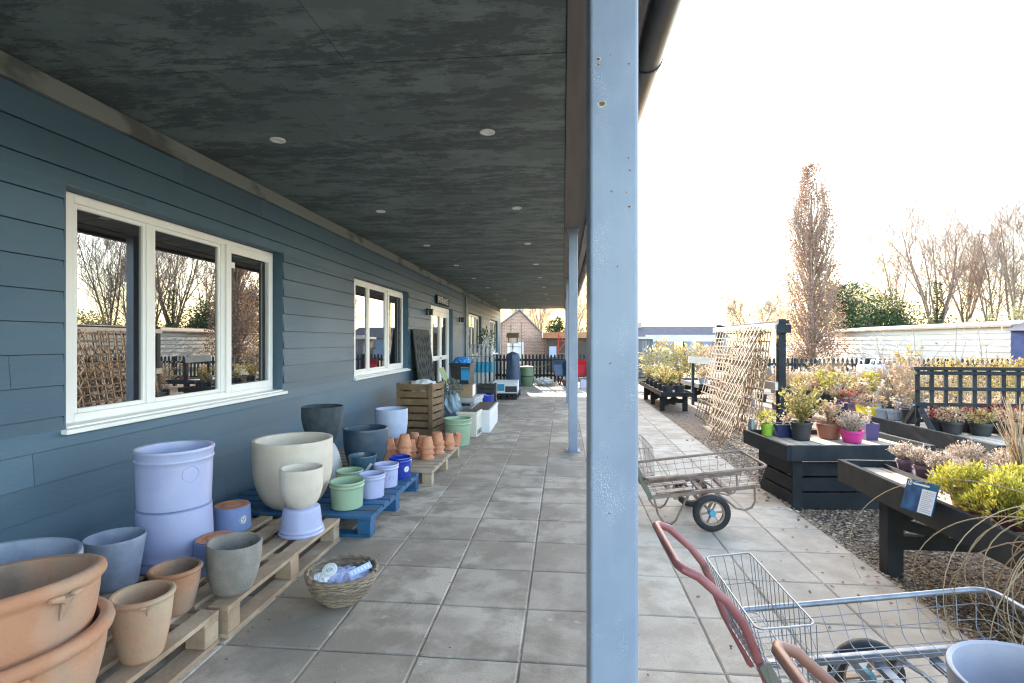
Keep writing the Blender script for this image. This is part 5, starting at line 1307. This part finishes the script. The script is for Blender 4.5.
# dark crates on the far bench
for i,(px,d,lab) in enumerate(((788,9.0,'dark plastic crate of young plants behind the trellis post'),(803,9.1,'dark plastic crate of young plants right of the trellis post'))):
    x,y = at(px,d); t = thing('plant_crate',lab,'crate',(x,y,.44),.1); b = MB(); b.box(-.17,.17,-.12,.12,0,.12); b.build('crate', mBlackPl, t, .004)
    for q in (-.08,.08):
        b = MB(); b.box(q-.03,q+.03,-.123,-.1205,.04,.08); b.build('label', mWhite, t)
    b = MB(); leaves(b,(0,0,.17),.16,.11,.08,120,.04,random.Random(400+i)); b.build('foliage', lfTan, t)
# plants on the far left benches
lb_ = ['at the path corner','second along the path','third along the path','fourth along the path','at the far end']
for i in range(5): plant('olive-gold shrub on the low bench beside the path, '+lb_[i], 2.12, 10.95+.55*i, .335, mBlackPl, (.09,.11,.15), [lfOlive,lfGold,lfPale][i%3], 'twiggy', .20, .32+.05*(i%2), 300, .05, 'shrubs on the low bench', seed=430+i)
for i in range(4): plant('yellowish shrub in the back row of the low bench, %s' % ['near end','second','third','far end'][i], 2.38, 11.1+.65*i, .335, mBlackPl, (.09,.11,.15), [lfGold,lfOlive,lfPale,lfGold][i], 'twiggy', .20, .32, 280, .05, 'shrubs on the low bench', seed=440+i)
for i in range(3): plant('small mixed plant on the bench behind the lattice panels, %s' % ['left','middle','right'][i], 3.25+.33*i, 12.6+.3*(i%2), .375, [mGreyPot,mBlackPl,mBrownPot][i], (.09,.11,.14), [lfTan,lfHeath,lfGold][i], 'twiggy', .18, .30, 300, .05, 'plants on the bench behind the panels', seed=450+i)
t = thing('board_frame','pale timber board on dark posts over the far bench','frame',(3.0,12.05,0),R_(3)); b = MB(); b.box(.42,.50,-.05,.03,-.03,.98); b.build('post', mBlackWood, t, .004); b = MB(); b.box(-.14,-.08,.02,.08,-.03,.94); b.build('post', mBlackWood, t, .004)
b = MB(); b.bar((-.22,.0,.98),(.42,-.07,.93),.03,.15); b.build('board', mPaleWood, t, .003)
# shrubs in the ground beyond the far benches
for i,(px,d,h,f,lab) in enumerate(((655,19,1.3,lfPale,'pale gold shrub in the bed beyond the low bench at left'),(667,21,1.5,lfGold,'golden shrub under the white beam'),(680,20,1.25,lfOlive,'olive shrub under the white beam in the middle'),(694,22,1.4,lfPale,'pale bushy shrub left of the lattice panels'),(706,20,1.3,lfPinkB,'pink-brown bushy shrub just left of the lattice panels'),(718,23,1.35,lfPinkB,'pink-brown shrub seen through the lattice panels'),(738,22,1.3,lfTan,'tan shrub seen between the lattice battens'),(756,21,1.2,lfPinkB,'pink-brown shrub seen near the rack post'))):
    x,y = at(px,d); t = thing('garden_shrub',lab,'shrub',(x,y,-.05)); rr = random.Random(500+i); b = MB(); leaves(b,(0,0,h*.5),h*.5,h*.5,h*.5,700,.12,rr,0,.2); b.build('foliage', f, t); b = MB(); stems(b,14,h,h*.4,rr,.01); b.build('stems', mTwig, t)

# ------------------------------------------------------------------ sheds and far buildings
# long white boarded shed along the right side
t = thing('white_shed','long low white boarded shed beyond the far fence','shed',(0,0,0))
b = MB(); n = 9; H_ = 1.86
for i in range(n):
    z0_ = H_*i/n; z1_ = H_*(i+1)/n
    b.add([(14.02,18.0,z0_),(14.02,31.9,z0_),(14.045,31.9,z1_),(14.045,18.0,z1_)], [(0,3,2,1)]); b.add([(14.02,18.0,z0_),(14.05,18.0,z0_),(14.05,31.9,z0_),(14.02,31.9,z0_)], [(0,1,2,3)])
b.box(14.05,17.2,18.0,31.9,-.05,H_); b.build('boarding', mWhiteWall, t)
b = MB(); b.add([(13.88,17.8,H_-.01),(13.88,32.1,H_-.01),(17.4,32.1,H_+.28),(17.4,17.8,H_+.28),(13.88,17.8,H_+.05),(13.88,32.1,H_+.05),(17.4,32.1,H_+.34),(17.4,17.8,H_+.34)], [(0,3,2,1),(4,5,6,7),(0,1,5,4),(1,2,6,5),(2,3,7,6),(3,0,4,7)]); b.build('roof', mat('buff_felt',(.42,.33,.25),.9,(.36,.28,.21),3), t)
t = thing('blue_shed','blue painted shed at the right edge beyond the lattice screen','shed',(13.6,14.6,0),R_(4)); b = MB(); b.box(0,2.4,0,2.6,-.05,1.72); b.build('walls', mBlueShed, t)
b = MB(); b.add([(-.12,-.12,1.70),(2.52,-.12,1.70),(2.52,2.72,1.70),(-.12,2.72,1.70),(1.2,-.12,2.3),(1.2,2.72,2.3)], [(0,4,5,3),(1,2,5,4),(0,1,4),(2,3,5),(0,3,2,1)]); b.build('roof', mSlateRoof, t)
# slate roofed range and white beam, far left of the display area
t = thing('slate_barn','long low building with a slate roof and chimney beyond the display beds','building',(0,0,0))
x0_,y0_ = W(600,44); x1_,y1_ = W(726,44)
L_ = math.hypot(x1_-x0_,y1_-y0_); t.location = (x0_,y0_,0); t.rotation_euler = (0,0,math.atan2(y1_-y0_,x1_-x0_))
b = MB(); b.box(0,L_,0,6,-.1,1.75); b.build('walls', mat('blue_grey_render',(.19,.24,.34),.8,(.24,.28,.36),2), t)
b = MB(); b.add([(-.3,-.35,1.70),(L_+.3,-.35,1.70),(L_+.3,6.3,1.70),(-.3,6.3,1.70),(-.3,3,2.72),(L_+.3,3,2.72)], [(0,1,5,4),(2,3,4,5),(0,4,3),(1,2,5),(0,3,2,1)]); b.build('roof', mSlateRoof, t)
b = MB(); b.box(3.4,4.1,2.6,3.2,2.5,3.05); b.build('chimney', mBrick, t)
for i in range(4):
    b = MB(); b.box(4.6+1.6*i,5.4+1.6*i,-.03,-.001,.7,1.4); b.build('window', mGlassD, t)
t = thing('pergola','white flat beam on dark posts spanning the far beds','pergola',(0,0,0))
xa,ya = W(646,24); xb,yb = W(722,24); b = MB(); b.bar((xa,ya,1.53),(xb,yb,1.53),.12,.30); b.build('beam', mWhiteWall, t, .005)
for f in (.03,.5,.97):
    b = MB(); q = Vector((xa,ya,0)).lerp(Vector((xb,yb,0)),f); b.box(q.x-.06,q.x+.06,q.y-.06,q.y+.06,-.05,1.379); b.build('post', mBlackWood, t)
t = thing('wooden_booth','weathered timber booth with a pale roof at the far end of the path','booth',(0,0,0)); xa,ya = W(628,21); t.location = (xa,ya,-.03); t.rotation_euler = (0,0,.05)
b = MB()
for i in range(9): b.box(.11*i,.11*i+.1,-.02,0,0,1.5)
b.box(0,.98,.001,1.0,0,1.5); b.build('walls', mat('weathered_boards',(.14,.15,.18),.85,(.20,.19,.19),5,isl=.3), t)
b = MB(); b.box(-.1,1.08,-.12,1.1,1.505,1.60); b.build('roof', mPaleWood, t, .004)
# brick gable house beyond the walkway fence
t = thing('brick_outbuilding','red brick gabled outbuilding beyond the walkway fence','building',(-.0,28,0))
xl,yl = W(486,27); xr,yr = W(547,27); Wd_ = math.hypot(xr-xl,yr-yl); t.location = (xl,yl,0); t.rotation_euler = (0,0,math.atan2(yr-yl,xr-xl))
b = MB(); ez = 1.45; rx_, rzz = Wd_*.55, 2.95
b.add([(0,0,-.05),(Wd_,0,-.05),(Wd_,0,ez),(rx_,0,rzz),(0,0,ez+.25)], [(0,1,2,3,4)]); b.add([(Wd_,0,-.05),(Wd_,8,-.05),(Wd_,8,ez),(Wd_,0,ez)], [(0,1,2,3)]); b.add([(0,0,-.05),(0,0,ez+.25),(0,8,ez+.25),(0,8,-.05)], [(0,1,2,3)])
b.build('walls', mBrick, t)
b = MB(); pr = [(Wd_+.5,ez-.42),(rx_,rzz+.04),(-.4,ez-.08)]
for i in range(2):
    (xa,za),(xb,zb_) = pr[i],pr[i+1]; b.add([(xa,-.15,za),(xa,8.2,za),(xb,8.2,zb_),(xb,-.15,zb_),(xa,-.15,za+.09),(xa,8.2,za+.09),(xb,8.2,zb_+.09),(xb,-.15,zb_+.09)], [(0,1,2,3),(4,7,6,5),(0,3,7,4),(0,4,5,1),(2,6,7,3)])
b.build('roof', mTileRoof, t)
b = MB(); b.box(Wd_*.35,Wd_*.62,-.03,-.001,.2,1.35); b.build('door', mUPVC, t)
t = thing('brown_shed','dark brown timber shed with a tan roof edge beyond the fence','shed',(0,0,0)); xl,yl = W(546,24.5); t.location = (xl,yl,0); t.rotation_euler = (0,0,.06)
b = MB()
for i in range(22): b.box(.14*i,.14*i+.13,-.02,0,-.03,1.52)
b.box(0,3.08,.001,3,-.03,1.52); b.build('walls', mDkShed, t)
b = MB(); b.box(-.15,3.25,-.2,3.2,1.53,1.80); b.build('roof', mat('tan_roof',(.50,.24,.12),.8,(.42,.20,.10),4), t, .01)
b = MB(); b.box(.15,.48,-.05,-.021,.65,1.15); b.build('window', mat('pale_blue_panel',(.45,.55,.75),.3), t)
t = thing('red_frame','red steel folding frame standing just beyond the walkway fence','steel frame',(0,18.6,0)); xl,yl = W(565,18.8); t.location = (xl,yl,0)
b = MB()
for s in (-.28,.28):
    b.bar((s,0,-.03),(s*.8,0,1.75),.04,.04)
for z in (.5,.95,1.4,1.72): b.bar((-.27,0,z),(.27,0,z),.03,.03)
b.bar((-.25,-.03,1.0),(.25,-.03,1.65),.025,.025); b.bar((.25,.03,1.0),(-.25,.03,1.65),.025,.025); b.build('frame', mRedOr, t, .003)

# ------------------------------------------------------------------ trees
def branch(bt, bc, p, d, L, r, lev, maxlev, rr, up, kids, twist=.18):
    P = [p.copy()]; R0 = [r]; n = 5 if lev < 2 else 3; dirs = []
    for k in range(n):
        d = (d+Vector((rr.uniform(-1,1),rr.uniform(-1,1),rr.uniform(-.6,1)))*twist+Vector((0,0,up*.12))).normalized(); p = p+d*L/n; P.append(p.copy()); R0.append(max(r*(1-.72*(k+1)/n),.012)); dirs.append(d.copy())
    (bt if lev == 0 else bc).tube(P, R0, 7 if lev == 0 else (4 if lev == 1 else 3))
    if lev >= maxlev: return
    for i in range(kids[lev]):
        f = rr.uniform(.12,1.0); k = min(n-1,int(f*n)); q = P[k].lerp(P[k+1], f*n-k); a = rr.random()*2*PI
        dd = dirs[k]; s = dd.cross(Vector((math.cos(a),math.sin(a),.3))).normalized(); ang = rr.uniform(.45,.95) if lev < 2 else rr.uniform(.5,1.1)
        nd = (dd*math.cos(ang)+s*math.sin(ang)+Vector((0,0,up*.35))).normalized()
        branch(bt, bc, q, nd, L*rr.uniform(.38,.62)*(1.1-.45*f if lev == 0 else 1), max(R0[k]*rr.uniform(.42,.6),.013), lev+1, maxlev, rr, up, kids, twist)
def bare_tree(lab, px, d, h, r, seed, up=.8, kids=(13,8,6), ivy=0, group=None, forks=1, z=0, xy=None, wide=1):
    x,y = xy if xy else at(px,d); t = thing('bare_tree', lab, 'tree', (x,y,-.1), 0, group); rr = random.Random(seed); bt, bc = MB(), MB()
    nf = 4 if forks == 1 else 6
    bt.tube([(0,0,0),(.03,.02,h*.12),(.0,.03,h*.26)], [r,r*.85,r*.7], 8)
    for k in range(nf):
        a = 2*PI*k/nf+rr.uniform(-.5,.5); sp_ = rr.uniform(.08,.42)*wide; z_ = h*rr.uniform(.08,.25)
        branch(bt, bc, Vector((0,.02,z_)), Vector((math.cos(a)*sp_,math.sin(a)*sp_,1)).normalized(), (h-z_)*rr.uniform(.72,1.0), r*rr.uniform(.32,.50), 0, 3, rr, up*.7, kids, .13)
    bt.build('trunk', mBark, t); bc.build('crown', mTwig, t)
    if ivy:
        b = MB(); 
        for _ in range(ivy):
            zz = rr.random()**1.2*h*.55; a = rr.random()*6.3; q = rr.uniform(.1,.42)*(1-zz/h); b.leaf(Vector((math.cos(a)*q,math.sin(a)*q,zz)), Vector((math.cos(a),math.sin(a),rr.uniform(-.6,.4))), Vector((rr.uniform(-.5,.5),rr.uniform(-.5,.5),1)), .2, .15)
        b.build('ivy', lfIvy, t)
    return t
GT = 'bare winter trees beyond the white shed'
bare_tree('small bare rounded tree left of the columnar tree',752,50,6.4,.2,601,.3,(8,6,5),forks=2,wide=3.2)
bare_tree('bare slender tree above the left part of the white shed, ivy at its foot',896,42,9.4,.17,602,.8,(8,5,4),500,GT)
bare_tree('tall bare tree with an ivy-clad trunk above the middle of the white shed',938,40,10.9,.24,603,.8,(8,5,4),1700,GT,2)
bare_tree('tall many-branched bare tree right of the ivy-clad one',966,42,11.8,.22,604,.8,(8,5,4),500,GT,2)
bare_tree('bare tree near the right edge with upright limbs',992,39,10,.19,605,.8,(8,5,4),300,GT)
bare_tree('bare tree at the right edge of the picture, leaning',1016,37,10.4,.2,606,.8,(8,5,4),400,GT,2)
bare_tree('bare pale tree behind the evergreens',862,55,7.6,.18,607,.6,(9,7,5),0,GT)
for i,(x,y) in enumerate(((36,30),(40,22),(34,36),(44,40))): bare_tree('bare tree mirrored in the windows, %s' % ['near','second','third','far'][i],0,0,10+i,0.2,620+i,.8,(8,5,4),300,GT,1,0,(x,y))
for i,(px,d,h) in enumerate(((517,50,6.5),(540,52,7.2),(575,55,7.5))): bare_tree('bare tree far beyond the brick outbuilding, %s' % ['left','middle','right by the post'][i],px,d,h,0.16,640+i,.8,(7,6,5),0,'bare trees beyond the outbuilding')
# columnar tree holding brown leaves
x,y = at(811,26.5); t = thing('columnar_tree','tall narrow columnar tree holding brown winter leaves','tree',(x,y,-.1)); t.scale = (.85,.85,.845); rr = random.Random(9); bt, bc, bl = MB(), MB(), MB(); Ht = 12.4
bt.tube([(0,0,0),(.05,0,3),(0,.05,7),(.03,0,10.5)], [.26,.2,.12,.03], 8)
def halfw(z): f = z/Ht; return 1.85*(min(1,f/.10)**.5)*(1-.12*f/.5 if f < .5 else .88-.62*((f-.5)/.5)**1.3)
for i in range(150):
    z0_ = rr.uniform(.3,8.6); a = rr.random()*6.3; L = rr.uniform(1.8,4.2); ce = rr.uniform(.55,1); P = []
    for k in range(5):
        f = k/4; z = z0_+L*f; q = min(halfw(min(z,Ht*.98))*ce, .05+f*1.5); P.append(Vector((math.cos(a)*q+rr.uniform(-.06,.06), math.sin(a)*q+rr.uniform(-.06,.06), min(z,Ht))))
    bc.tube(P, [.05,.04,.03,.02,.01], 3)
    for k in range(14):
        f = rr.uniform(.3,1); i_ = min(3,int(f*4)); p = P[i_].lerp(P[i_+1],f*4-i_); bc.tube([p,p+Vector((math.cos(a)*rr.uniform(0,.3)+rr.uniform(-.15,.15),math.sin(a)*rr.uniform(0,.3)+rr.uniform(-.15,.15),rr.uniform(.25,.7)))],[.009,.006],3)
for i in range(24000):
    f = rr.random()**1.45; z = .25+f*(Ht-.4); a = rr.random()*6.3; hw = halfw(z); q = hw*rr.uniform(.25,1.05)
    if noise.noise(Vector((math.cos(a)*q*1.3, math.sin(a)*q*1.3, z*.8)))+.32*rr.uniform(-1,1) < -.24+.42*max(0,f-.35): continue
    L = rr.uniform(.08,.17); bl.leaf(Vector((math.cos(a)*q, math.sin(a)*q, z)), Vector((rr.uniform(-1,1),rr.uniform(-1,1),rr.uniform(-.8,.8))), Vector((rr.uniform(-1,1),rr.uniform(-1,1),rr.uniform(-1,1))), L, L*.6)
bt.build('trunk', mBark, t); bc.build('branches', mTwig, t); bl.build('crown', lfBrown, t)
# evergreens
def evergreen(lab, px, d, h, wv, seed, m, n=5200, ls=.22, nm='evergreen_tree'):
    x,y = at(px,d); t = thing(nm, lab, 'tree', (x,y,-.1)); rr = random.Random(seed); b = MB(); bt = MB()
    bt.tube([(0,0,0),(.1,0,h*.5),(0,.1,h*.85)], [.2,.13,.05], 7)
    cl = [(Vector((rr.uniform(-1,1)*wv*.36, rr.uniform(-1,1)*wv*.36, h*rr.uniform(.16,.86))), wv*rr.uniform(.16,.34)) for _ in range(17)]
    for _ in range(n):
        c, r = rr.choice(cl); dd = Vector((rr.gauss(0,1),rr.gauss(0,1),rr.gauss(0,1))).normalized(); p = c+dd*r*rr.random()**.35
        if p.z < 0: continue
        L = ls*rr.uniform(.6,1.3); b.leaf(p, (dd+Vector((rr.uniform(-.8,.8),rr.uniform(-.8,.8),rr.uniform(-.8,.4)))), Vector((rr.uniform(-1,1),rr.uniform(-1,1),.6)), L, L*.55)
    for c, r in cl: bt.tube([(0,0,c.z*.6),c], [.06,.02], 4)
    bt.build('trunk', mBark, t); b.build('crown', m, t)
evergreen('dark evergreen just right of the columnar tree',842,40,6.0,3.8,701,lfDark)
evergreen('dark broad evergreen above the left end of the white shed',868,39,4.9,4.4,702,lfDark)
evergreen('olive evergreen between the dark ones and the bare trees',892,40,4.8,3.6,703,lfIvy,3600)
evergreen('low green bush above the middle of the white shed',920,40,3.4,3.6,704,lfIvy,2600)
evergreen('pale gold airy tree behind the dark evergreens',850,50,7.2,4.5,705,lfPale,1700,.24,'pale_tree')
evergreen('low hedge tree above the right part of the white shed',968,38,2.9,5.2,706,lfIvy,3000)
evergreen('golden bush at the right edge behind the shed',1016,33,3.6,3.4,707,lfPale,2200)
evergreen('small green conifer above the brown shed roof',559,44,3.6,1.9,708,lfDark,1800)
evergreen('small green bush left of the farthest post',580,46,2.9,2.6,709,lfIvy,1500)
for i,(x,y,h) in enumerate(((28,24,4.2),(30,30,4.8),(33,18,4.5))): 
    px = 0; t_ = None
    rr = random.Random(800+i); t = thing('evergreen_tree','evergreen mirrored in the windows, %s' % ['first','second','third'][i],'tree',(x,y,-.1)); b = MB(); leaves(b,(0,0,h*.5),2.2,2.2,h*.5,2200,.25,rr,0,.3); b.build('crown', lfDark, t); b = MB(); b.tube([(0,0,0),(0,0,h*.8)],[.2,.05],6); b.build('trunk', mBark, t)
# climber at the far corner of the shop
x,y = W(499,15.2); t = thing('climbing_plant','dark leafy climber on the wall near the far end of the shop','climber',(WX+.28,16.9,0)); rr = random.Random(41); b = MB(); stems(b,10,1.7,.2,rr,.008); b.build('stems', mTwig, t); b = MB(); leaves(b,(0,0,1.35),.26,.3,.5,260,.09,rr); b.build('foliage', lfGreen, t)
# small litter on the covered paving
for i,(x,y,a,lab) in enumerate(((-1.03,4.55,.3,'thin dry twig on the paving beside the blue pallet'),(-1.12,6.45,1.2,'pale curved bark strip on the paving by the sage pot'))):
    b = MB(); b.tube([(-.12,0,.006),(-.03,.02,.009),(.06,.0,.006),(.13,-.03,.01)], [.003,.005,.004,.002] if i == 0 else [.006,.008,.007,.003], 5); o = b.build('twig', mTwig if i == 0 else mPalPale); o.location = (x,y,.002); o.rotation_euler = (0,0,a); tag(o,lab,'twig')
